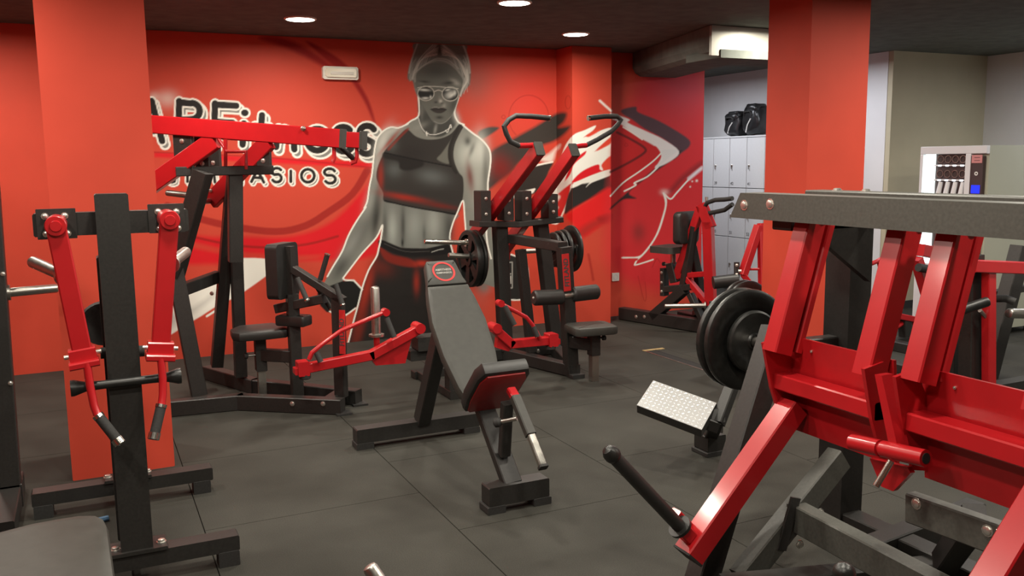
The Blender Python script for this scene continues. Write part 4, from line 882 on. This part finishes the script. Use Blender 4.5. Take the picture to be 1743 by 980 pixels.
for k_, (fn, a, b, s0, s1, off) in enumerate(((N, (240, 210), (581, 236), (366, 238), (250, 320), .03), (F, (330, 222), (616, 239), (458, 240), (360, 342), -.03))):
    lv = MB().bar(fn(*a), fn(*b), .06, .115 if k_ == 0 else .10, up).build('lever_arm', 'red', t)
    e = fn(*b); d = (e-fn(*a)).normalized(); MB().bar(e, e+d*.02, .064, .12, up).build('end_cap', 'vinyl', lv)
    MB().bar(fn(*s0), fn(*s1), .05, .115, up).build('lever_strut', 'red', lv)
    q = fn(*s1); MB().cyl(q-nrm_*.0, q+nrm_*.12, .02).build('horn_axle', 'steel', lv)
    hx = (568, 241) if k_ == 0 else (607, 243)
    h0 = fn(*hx); MB().tube([h0, h0+Vector((0, 0, -.05)), h0+Vector((0, 0, -.10)), h0+Vector((-.012, 0, -.125))] if k_ == 0 else [h0, h0+Vector((0, 0, -.08)), h0+Vector((-.012, 0, -.12)), h0+Vector((-.04, .01, -.13))], .013).build('handle_tube', 'red', lv)
bolt(N(520, 219)+nrm_*.032, nrm_, t, .012, .02, 'steel'); bolt(F(362, 324)+nrm_*.03, nrm_, t, .010)
MB().cyl(N(577, 247), F(600, 269), .016).build('grip', 'rubber', t)
MB().tube([C(372, 236), C(386, 258), C(419, 258), C(419, 288)], .012).build('linkage', 'red', t); MB().tube([C(384, 232), C(384, 290)], .012).build('linkage', 'red', t)
horn(N(326, 333), N(283, 328), .02, t, 'weight_horn', 'steel'); horn(F(338, 336), F(356, 339), .026, t, 'weight_horn', 'steel')
# seat on its post
s = C(441, 545); sz = .50; so = Vector((s.x, s.y, sz-.06)); so = G(441, 557, .515); so.z = .455
ol = [(-.20, -.10), (-.16, -.16), (0, -.175), (.16, -.16), (.20, -.10), (.19, .05), (.12, .15), (-.12, .15), (-.19, .05)]
MB().pad(so, (1, 0, 0), (0, 1, 0), [(x*.95, y*.95) for x, y in ol], .06, .016, .006).build('seat', 'vinyl_dark', t)
sp = MB().box((so.x-.035, so.y-.035, .22), (so.x+.035, so.y+.035, .455)).build('seat_sleeve', 'black', t); MB().box((so.x-.025, so.y-.025, .03), (so.x+.025, so.y+.025, .22), .003).build('seat_tube', 'steel', t)
cl_ = C(506, 664); cl_.z = .05
col = MB().bar(cl_, C(497, 500), .075, .075).build('pad_column', 'black', t)
MB().bar((so.x, so.y, .33), (cl_.x, cl_.y, .33), .06, .08, up).build('seat_bracket', 'black', t)
k = Vector((so.x, so.y, .33))-Vector((.085, .0, 0)); MB().cyl(k, (so.x, so.y, .33), .007).build('pull_pin', 'steel', sp); MB().lathe(k, (-1, 0, 0), [(-.005, .01), (0, .02), (.02, .02), (.024, 0)], 14).build('knob', 'rubber', sp)
pc = C(479, 460); ax = (CB-CA).normalized(); sd = Vector((-ax.y, ax.x, 0))
MB().pad(pc+ax*.05, sd, (0, 0, 1), rrect(.13, .18, .035), -.085 if sd.cross(Vector((0, 0, 1))).dot(ax) > 0 else .085, .0, 0).build('chest_pad_back', 'vinyl_dark', t)
MB().bar(pc+ax*.05+Vector((0, 0, -.16)), pc+ax*.05+Vector((0, 0, .16)), .09, .05, sd).build('pad_mount', 'black', t)
MB().bar(C(471, 525), C(552, 508), .06, .06, up).build('pad_arm', 'black', t)
MB().pad(C(500, 546)+Vector((0, 0, -.03)), ax, sd, rrect(.11, .06, .02), .07, .014).build('knee_pad', 'vinyl_dark', t)
fp_ = MB().bar(C(575, 506), Vector((C(581, 668).x, C(581, 668).y, .08)), .075, .06, sd).build('front_post', 'black', t)
MB().bar(C(500, 458), C(585, 512), .06, .05, up).build('handle_beam', 'black', t)
for a, b, o_ in (((545, 476), (557, 434), .0), ((531, 489), (553, 528), -.06), ((578, 482), (591, 515), .05), ((520, 470), (540, 505), .10)):
    gp_ = MB().tube([C(*a)-sd*o_, C(*b)-sd*o_*1.3], .017).build('grip', 'rubber', t)
    e = C(*b)-sd*o_*1.3; d = (e-(C(*a)-sd*o_)).normalized(); MB().cyl(e, e+d*.008, .0185).build('grip_cap', 'chrome', gp_)
c0 = C(586, 526)+nrm_*.04; c1 = C(587, 600)+nrm_*.04
sg = MB().bar(c0, c1, .04, .006, nrm_, .001).build('name_plate', 'red_print', t)
text('name_text', 'FITLAND', .045, (c0+c1)/2+nrm_*.004, (c0-c1).normalized(), (-axd.x, -axd.y, 0), 'dark_print', sg, .001)

# ================================================================== RIGHT BACK: press machine against the mural wall
MA, MBp = (4.82, 7.58), (5.09, 6.6)
W = lambda x, y: K(x, y, MA, MBp)
t = thing('chest_press_machine', 'black and red press machine with raised stool seat against the mural wall', 'gym machine', (4.98, 7.05, 0))
axm = (Vector((MBp[0], MBp[1], 0))-Vector((MA[0], MA[1], 0))).normalized(); nm = Vector((axm.y, -axm.x, 0))
if nm.x > 0: nm = -nm
a = W(1058, 534); b = W(1215, 556); a.z = b.z = .065
bs = MB().bar(a, b, .09, .12, up).build('base_beam', 'black', t)
for x in (1088, 1102): bolt(W(x, 538)+nm*.046, nm, bs, .013)
MB().bar(W(1112, 538), W(1166, 492), .09).build('diagonal_post', 'black', t)
MB().bar(W(1132, 492), W(1178, 488), .08, .06, up).build('cross_tube', 'black', t)
bk = MB().bar(W(1131, 503), W(1131, 456), .085, .05, axm).build('bracket', 'black', t)
for y in (463, 480, 495): bolt(W(1131, y)+nm*.045, nm, bk, .011)
MB().bar(W(1162, 500), W(1182, 385), .07).build('upright', 'black', t)
pc = W(1178, 360); MB().pad(pc-axm*.02-Vector((0, 0, .15)), (-nm if False else nm), (0.0, 0, 1), rrect(.15, .15, .05), .09, .02).build('chest_pad', 'vinyl_dark', t)
so = W(1142, 420); MB().pad(so-Vector((0, 0, .05)), axm, nm, rrect(.14, .17, .05) if axm.cross(nm).z > 0 else rrect(.14, .17, .05)[::-1], .06 if axm.cross(nm).z > 0 else -.06, .0).build('seat', 'vinyl', t)
MB().bar(W(1146, 425), W(1145, 462), .04).build('seat_tube', 'steel', t); MB().bar(W(1142, 448), W(1150, 480), .08).build('seat_sleeve', 'black', t)
k = W(1131, 449); MB().cyl(k, W(1142, 449), .008).build('pull_pin', 'steel', t); MB().lathe(k, (k-W(1142, 449)), [(-.004, .01), (0, .02), (.02, .018), (.022, 0)], 12).build('knob', 'rubber', t)
MB().bar(W(1175, 500), W(1198, 548), .07, .05).build('rear_strut', 'black', t)
for o_ in (0.0,):
    lv = MB().bar(W(1193, 353), W(1152, 472), .075, .06, nm).build('lever_arm', 'red', t)
    MB().bar(W(1205, 378), W(1210, 520), .10, .06, nm).build('lever_post', 'red', lv); MB().bar(W(1194, 348), W(1210, 388), .10, .06, nm).build('lever_head', 'red', lv)
    MB().bar(W(1142, 471), W(1212, 465), .05, .05).build('lever_bar', 'red', lv); MB().bar(W(1168, 472), W(1206, 518), .06, .05).build('lever_strut', 'red', lv)
for pts in ([(1196, 356), (1206, 345), (1222, 340), (1240, 339), (1256, 337)], [(1204, 363), (1218, 361), (1238, 357), (1254, 347)]):
    MB().tube([W(*q)+nm*(.02*i) for i, q in enumerate(pts)], .02).build('handle', 'rubber', t)
MB().cyl(W(1203, 345), W(1203, 335), .014).build('adjust_pin', 'steel', t)
horn(W(1205, 519)+nm*.03, W(1160, 516)+nm*.25, .022, t, material='steel')
MB().bar(W(1150, 540)-nm*.3, W(1190, 530), .06).build('side_foot', 'black', t)
bx_ = W(1175, 520)-nm*.25; MB().box((bx_.x-.05, bx_.y-.5, 0), (bx_.x+.05, bx_.y+.4, .1)).build('base_beam', 'black', t)
MB().bar((bx_.x, bx_.y, .1), W(1172, 420)-nm*.05, .07).build('rear_post', 'black', t)

# ------------------------------------------------------------------ machine before the lockers
t = thing('lever_press', 'distant machine with red lever and black pad in front of the lockers', 'gym machine', AT(1275, 470, 7.6)-Vector((0, 0, AT(1275, 470, 7.6).z)))
D7 = 7.6; R_ = lambda x, y, d=0: AT(x, y, D7+d)
bk = MB().bar(R_(1254, 473), R_(1254, 446), .045, .03).build('bracket', 'black', t)
for y in (451, 467): bolt(R_(1254, y, -.02), -FW, bk, .010)
lv = MB().bar(R_(1292, 384), R_(1264, 468), .075, .06).build('lever_arm', 'red', t); MB().bar(R_(1264, 466), R_(1284, 492), .06, .05).build('lever_strut', 'red', lv); MB().bar(R_(1272, 458), R_(1300, 458), .02).build('lever_bar', 'red', lv); MB().cyl(R_(1256, 462), R_(1268, 462), .02).build('pivot', 'steel', lv)
MB().bar(R_(1295, 380), R_(1297, 500), .05, .05).build('lever_post', 'red', lv)
MB().cyl(R_(1214, 481), R_(1256, 476), .055, n=20).build('pad_roll', 'vinyl_dark', t)
q = R_(1262, 480); MB().bar(q, (q.x, q.y, .0), .09).build('post', 'black', t); MB().box((q.x-.4, q.y-.05, 0), (q.x+.4, q.y+.05, .08)).build('base', 'black', t)
cpl = AT(1272, 524, 6.3)
horn(cpl+Vector((0, .35, 0)), cpl+Vector((0, -.10, 0)), .022, t, material='steel', collar=False)
MB().bar(cpl+Vector((0, .34, 0)), (cpl.x, cpl.y+.34, 0), .08).build('horn_post', 'black', t)
MB().bar((cpl.x, cpl.y+.34, .05), (q.x, q.y, .05), .08, .09, up).build('base_beam', 'black', t)
for dy, ln in ((0, 'front black plate of the pair behind the big foreground plates'), (.05, 'rear black plate of the pair behind the big foreground plates')):
    plate(cpl+Vector((0, dy, 0)), (0, 1, 0), .195, .04, ln, 'plates on the lever press')

# ================================================================== step platform with tread plate
t = thing('foot_platform', 'tilted foot platform with shiny tread plate on a short black post', 'foot platform', (2.97, 3.80, 0))
q = [AT(1112, 647, 4.80), AT(1219.6, 685.5, 4.58), None, AT(1084, 689, 4.63)]; q[2] = q[1]+q[3]-q[0]
n_ = (q[1]-q[0]).cross(q[3]-q[0]).normalized()
if n_.z < 0: n_ = -n_
MB().prism([p-n_*.004 for p in q], -n_*.045).build('platform_box', 'black', t)
tp = MB().prism([p-n_*.004 for p in q], n_*.004).build('tread_plate', 'tread', t)
ex, ey = (q[1]-q[0]), (q[3]-q[0]); tb = MB()
for i in range(16):
    for j in range(9):
        c = q[0]+ex*((i+.5)/16)+ey*((j+.5)/9)+((q[2]-q[3])-ex)*((i+.5)/16)*((j+.5)/9); d = (ex.normalized()*(1 if (i+j) % 2 else -1)+ey.normalized()).normalized()*.009; s_ = d.cross(n_).normalized()*.003
        tb.add([c-d, c+s_, c+d, c-s_, c+n_*.0022], [[0, 1, 4], [1, 2, 4], [2, 3, 4], [3, 0, 4]])
lugs = tb.build('tread_lugs', 'tread_lug', tp); lugs['kind'] = 'stuff'
f0 = G(1208, 770); f0.z = 0
MB().box((f0.x-.07, f0.y-.07, 0), (f0.x+.07, f0.y+.07, .025), .004).build('rubber_foot', 'rubber', t)
MB().box((f0.x-.06, f0.y-.06, .025), (f0.x+.06, f0.y+.06, .11)).build('base_block', 'black', t)
pt = AT(1222, 715, 4.55); MB().bar((f0.x, f0.y, .10), (pt.x, pt.y, .30), .07).build('post', 'black', t)
MB().bar((pt.x, pt.y, .26), AT(1252, 640, 4.65), .06).build('post', 'black', t); MB().bar((pt.x, pt.y, .24), (q[1]+q[2])/2-n_*.05+ex.normalized()*-.06, .06).build('bracket', 'black', t)
b0 = Vector((f0.x+.02, f0.y+.05, .07)); MB().bar(b0, b0+Vector((.16, .10, 0)), .05, .05).build('base_beam', 'black', t)

# ================================================================== RIGHT FOREGROUND: big row machine
t = thing('row_machine', 'large machine with black top beam and thick red lever arms, right foreground', 'gym machine', (2.5, 2.1, 0))
tbm = MB().prism([(2.30, 2.765, 1.46), (2.30, 2.825, 1.362), (2.30, .7, 1.362), (2.30, .7, 1.46)], (.10, 0, 0)).build('top_beam', 'black_lit', t)
for p in ((1267, 349), (1311, 347)): bolt(PX(*p, 2.30), (-1, 0, 0), tbm, .0155, .008)
rb = MB().box((2.72, .7, 1.37), (2.82, 2.86, 1.458)).build('rear_beam', 'black_lit', t)
for p in ((1425, 326), (1474, 328)): bolt((2.77, PX(*p, 2.77).y, 1.458), (0, 0, 1), rb, .016, .01)
for y in (2.62, 1.2): MB().box((2.38, y-.05, 1.32), (2.84, y+.05, 1.40)).build('tie_beam', 'black', t)
MB().prism([(2.40, 2.57, 1.37), (2.80, 2.57, 1.37), (2.80, 2.57, 1.10)], (0, .03, 0)).build('gusset', 'black', t)
MB().box((2.79, 2.665, 0), (2.91, 2.80, 1.40)).build('column', 'black', t)
MB().box((2.79, 1.06, 0), (2.91, 1.18, 1.40)).build('column', 'black', t)
def lever(y, pa, pb, dbl):
    a = PY(*pa, y); b = PY(*pb, y); d = (b-a).normalized(); a = a-d*.06
    lv = MB().bar(a, b, .085, .075, (0, 1, 0)).build('lever_tube', 'red', t)
    if dbl:
        o_ = Vector((.082, .0, -.005)); MB().bar(a+o_, b+o_, .032, .06, (0, 1, 0)).build('lever_rail', 'red', lv); o_ = Vector((.052, .01, 0)); MB().bar(a+o_, b+o_, .03, .04, (0, 1, 0)).build('lever_web', 'red', lv)
    MB().cyl((a.x+.02, y-.05, 1.372), (a.x+.02, y+.05, 1.372), .02).build('pivot', 'black', lv)
    return lv
lever(2.50, (1374, 400), (1322, 600), True)
lever(2.10, (1536, 408), (1478, 640), False)
lever(1.90, (1622, 415), (1562, 650), True)
lv4 = MB().bar((2.43, 1.50, 1.40), (2.29, 1.50, .90), .085, .075, (0, 1, 0)).build('lever_tube', 'red', t)
# arm bodies: plates and cross tubes between each pair of levers
def armbody(y0, y1, xo):
    pr_ = [(2.215, .93), (2.13, .915), (2.175, .74), (2.23, .60), (2.33, .58), (2.36, .70)]
    b = MB().prism([(x+xo, y0, z) for x, z in pr_], (0, .014, 0)).build('side_plate', 'red', t)
    MB().prism([(x+xo, y1-.014, z) for x, z in pr_], (0, .014, 0)).build('side_plate', 'red', t)
    w_ = MB().prism([(2.26+xo, y0, .93), (2.26+xo, y1, .93), (2.30+xo, y1, .56), (2.30+xo, y0, .56)], (.012, 0, 0)).build('web_plate', 'red', t)
    MB().box((2.185+xo, y0, .735), (2.265+xo, y1, .795)).build('cross_tube', 'red', t)
    for y in (y0+.12, y1-.12): bolt((2.262+xo, y, .89), (-1, 0, 0), w_, .004, .003)
    return b
armbody(2.055, 2.545, .10); armbody(1.45, 1.945, .10)
# lower levers
def low(y, a, b):
    a = PY(*a, y); b = PY(*b, y); d = (b-a).normalized()
    lv = MB().bar(a, b, .085, .09, (0, 1, 0)).build('lower_lever', 'red', t); MB().bar(b, b+d*.008, .088, .093, (0, 1, 0)).build('end_cap', 'rubber', lv); return lv, d
l1, d1 = low(2.50, (1350, 690), (1172, 944))
hb = PY(1158, 897, 2.50); ht = PY(1046, 778, 2.50)
h_ = MB().cyl(hb, ht, .0245, n=20).build('weight_horn', 'vinyl_dark', l1)
dd = (ht-hb).normalized(); MB().lathe(ht, dd, [(-.002, .025), (.0, .027), (.012, .030), (.028, .028), (.044, .019), (.052, 0)], 20).build('ball_end', 'plate', h_)
MB().lathe(hb, dd, [(-.004, .02), (-.004, .044), (.008, .044), (.008, .024)], 22).build('collar', 'plate', h_)
MB().bar(hb-dd*.06, hb, .05, .05).build('horn_root', 'red', l1); MB().bar(PY(1150, 870, 2.55), PY(1185, 905, 2.55), .05, .02).build('horn_gusset', 'red', l1)
a = Vector((2.33, 1.49, .68)); b = Vector((1.89, 1.49, .20)); lv, _d = MB().bar(a, b, .085, .09, (0, 1, 0)).build('lower_lever', 'red', t), 0
# coupling pin between the two arms
ca = PX(1451, 752, 2.24); cb_ = PX(1576, 780, 2.24)
cp = MB().cyl(ca, ca+(cb_-ca)*.40, .027, n=20).cyl(ca+(cb_-ca)*.44, cb_, .027, n=20).cyl(ca+(cb_-ca)*.38, ca+(cb_-ca)*.46, .019, n=16).build('coupling_sleeve', 'red', t)
MB().cyl(cb_, cb_+(cb_-ca).normalized()*.002, .017, n=16).build('bore', 'joint', cp)
MB().cyl(PX(1517, 784, 2.22), PX(1491, 827, 2.18), .0105).build('pin_handle', 'chrome', cp)
MB().prism([PX(1508, 634, 2.29), PX(1520, 636, 2.29), PX(1550, 770, 2.29), PX(1536, 772, 2.29)], (-.05, 0, 0)).build('stop_plate', 'red', t)
MB().prism([PX(1480, 780, 2.29), PX(1545, 795, 2.29), PX(1550, 805, 2.29), PX(1520, 836, 2.29), PX(1500, 828, 2.29)], (.02, 0, 0)).build('stop_tongue', 'red', t)
# frame below
pb = MB().bar(PX(1550, 862, 2.42), PX(1790, 948, 2.42), .10, .05, (1, 0, 0)).build('link_plate', 'black_lit', t)
for p in ((1560, 857), (1681, 903)): bolt(PX(*p, 2.395), (-1, 0, 0), pb, .0145, .009)
MB().cyl(PX(1700, 904, 2.36), PX(1740, 908, 2.36), .012).build('link_pin', 'chrome', t)
MB().bar(PY(1322, 560, 2.74), G(1193, 990), .10, .09, (0, 1, 0)).build('front_leg', 'black', t)
ltop = PY(1428, 778, 2.6); lbot = Vector((2.16, 2.54, 0.0))
lg = MB().bar(ltop, lbot, .10, .07, (0, 1, 0)).build('seat_leg', 'black_lit', t)
ms = (ltop*.52+lbot*.48); me_ = G(1640, 1030, .2)
cbm = MB().bar(ms, me_, .07, .11, (0, 0, 1)).build('seat_beam', 'black_lit', t)
MB().bar(ms+Vector((-.035, -.045, .09)), ms+Vector((-.10, -.045, -.11)), .05, .012, (0, 1, 0)).build('joint_plate', 'black', cbm)
for p in ((1396, 872), (1361, 926)): bolt(PY(*p, ms.y-.055), (0, -1, 0), cbm, .013, .012)
MB().bar(G(1470, 945, .055), G(1660, 872, .055), .09, .11, up).build('base_beam', 'black', t)
MB().bar((2.85, 2.74, .05), (2.85, 1.1, .05), .10, .10, up).build('base_beam', 'black', t)
MB().bar((2.85, 2.2, .042), (2.0, 2.45, .042), .085, .08, up).build('base_beam', 'black', t)
MB().bar(G(1605, 960, .1), PX(1660, 880, 2.5), .07, .09).build('short_post', 'black', t)
kb = AT(1437, 975, 2.35); MB().lathe(kb+Vector((0, 0, .03)), (0, 0, -1), [(0, 0), (.004, .015), (.014, .026), (.03, .031), (.046, .026), (.056, .02), (.2, .018)], 20).build('knob', 'plate', t)
# plates on the far side of the machine
c0 = PY(1271, 578, 3.0)
horn((c0.x, 2.74, c0.z), (c0.x, 3.16, c0.z), .024, t, material='steel', collar=False); MB().bar((c0.x, 2.76, c0.z), (2.85, 2.74, c0.z), .06, .08, up).build('horn_arm', 'black', t)
plate(c0, (0, 1, 0), .222, .045, 'large black weight plate nearest the camera, beside the red lever', 'plates on the row machine')
plate(c0+Vector((0, .055, 0)), (0, 1, 0), .222, .045, 'large black weight plate behind the nearest one, beside the red lever', 'plates on the row machine')
MB().lathe(c0+Vector((0, -.025, 0)), (0, -1, 0), [(0, .024), (0, .12), (.012, .125), (.02, .115), (.02, .026)], 36)
sm_ = plate(c0+Vector((0, -.04, 0)), (0, 1, 0),   .135, .03, 'small black weight plate in front of the two large ones', 'plates on the row machine')

# ================================================================== RIGHT BACKGROUND
Yb = 3.92; V = lambda x, y, d=0: PY(x, y, Yb+d)
t = thing('cable_machine', 'black and red frame machine in the background near the vending machine', 'gym machine', (5.4, 4.0, 0))
b0 = V(1683, 668); 
MB().bar(V(1652, 452), V(1800, 458), .09, .08, up).build('top_arm', 'red', t)
MB().bar(V(1683, 462), (b0.x, Yb, .02), .075, .06, (0, 1, 0)).build('red_post', 'red', t)
MB().bar(V(1655, 434, .1), (V(1651, 668, .1).x, Yb+.1, .0), .12, .10, (0, 1, 0)).build('post', 'black', t)
MB().bar(V(1624, 470, .3), (V(1624, 650, .3).x, Yb+.3, .0), .12, .10, (0, 1, 0)).build('post', 'black', t)
MB().bar(V(1738, 420, .3), (V(1730, 660, .0).x+.1, Yb+.3, .0), .12, .10, (0, 1, 0)).build('post', 'black', t)
horn(V(1630, 530, -.05), V(1684, 512, -.15), .032, t, material='plate'); MB().cyl(V(1668, 528), V(1680, 541), .014).build('pin', 'steel', t)
MB().tube([V(1690, 508, .1), V(1712, 508, .05), V(1728, 514, 0)], .026).build('handle', 'rubber', t)
MB().bar(V(1690, 500, .4), V(1743, 490, .4), .05).build('brace', 'black', t)
horn(V(1760, 534), V(1716, 533), .034, t, material='steel', collar=False)
MB().box((b0.x-.5, Yb-.05, 0), (b0.x+.5, Yb+.05, .07)).build('base_beam', 'black', t); MB().box((b0.x-.05, Yb, 0), (b0.x+.05, Yb+.8, .07)).build('base_beam', 'black', t)
MB().box((b0.x-.45, Yb+.25, 0), (b0.x-.35+.6, Yb+.35, .07)).build('base_beam', 'black', t)
Yc = 5.3; V2 = lambda x, y, d=0: PY(x, y, Yc+d)
t = thing('leg_machine', 'machine with red levers half hidden behind the foreground red arms', 'gym machine', (6.1, 5.3, 0))
MB().tube([V2(1455, 458), V2(1475, 452), V2(1492, 445), V2(1500, 446)], .018).build('handle', 'red', t)
MB().bar(V2(1498, 440), V2(1506, 475), .05).build('handle_root', 'red', t)
MB().bar(V2(1560, 440), V2(1590, 540), .09, .07).build('lever_arm', 'red', t); MB().cyl(V2(1563, 455, -.1), V2(1590, 460, -.1), .035).build('grip', 'rubber', t)
MB().bar(V2(1565, 425), V2(1590, 430), .10).build('lever_head', 'red', t)
MB().bar(V2(1520, 536), V2(1600, 552), .10, .05, up).build('seat_rail', 'red', t); MB().tube([V2(1520, 560), V2(1535, 550), V2(1562, 548)], .022).build('low_handle', 'red', t)
MB().bar((V2(1600, 540).x, Yc, .0), V2(1600, 425), .09).build('post', 'black', t)
MB().bar((V2(1540, 620).x, Yc, 0), V2(1540, 540), .08).build('post', 'black', t)
x0 = V2(1510, 620).x; x1 = 6.55
MB().box((x0, Yc-.05, 0), (x1, Yc+.05, .08)).build('base_beam', 'black', t); MB().box((x0-.05, Yc-.5, 0), (x0+.05, Yc+.4, .08)).build('base_beam', 'black', t)
print('objects', len(bpy.data.objects))
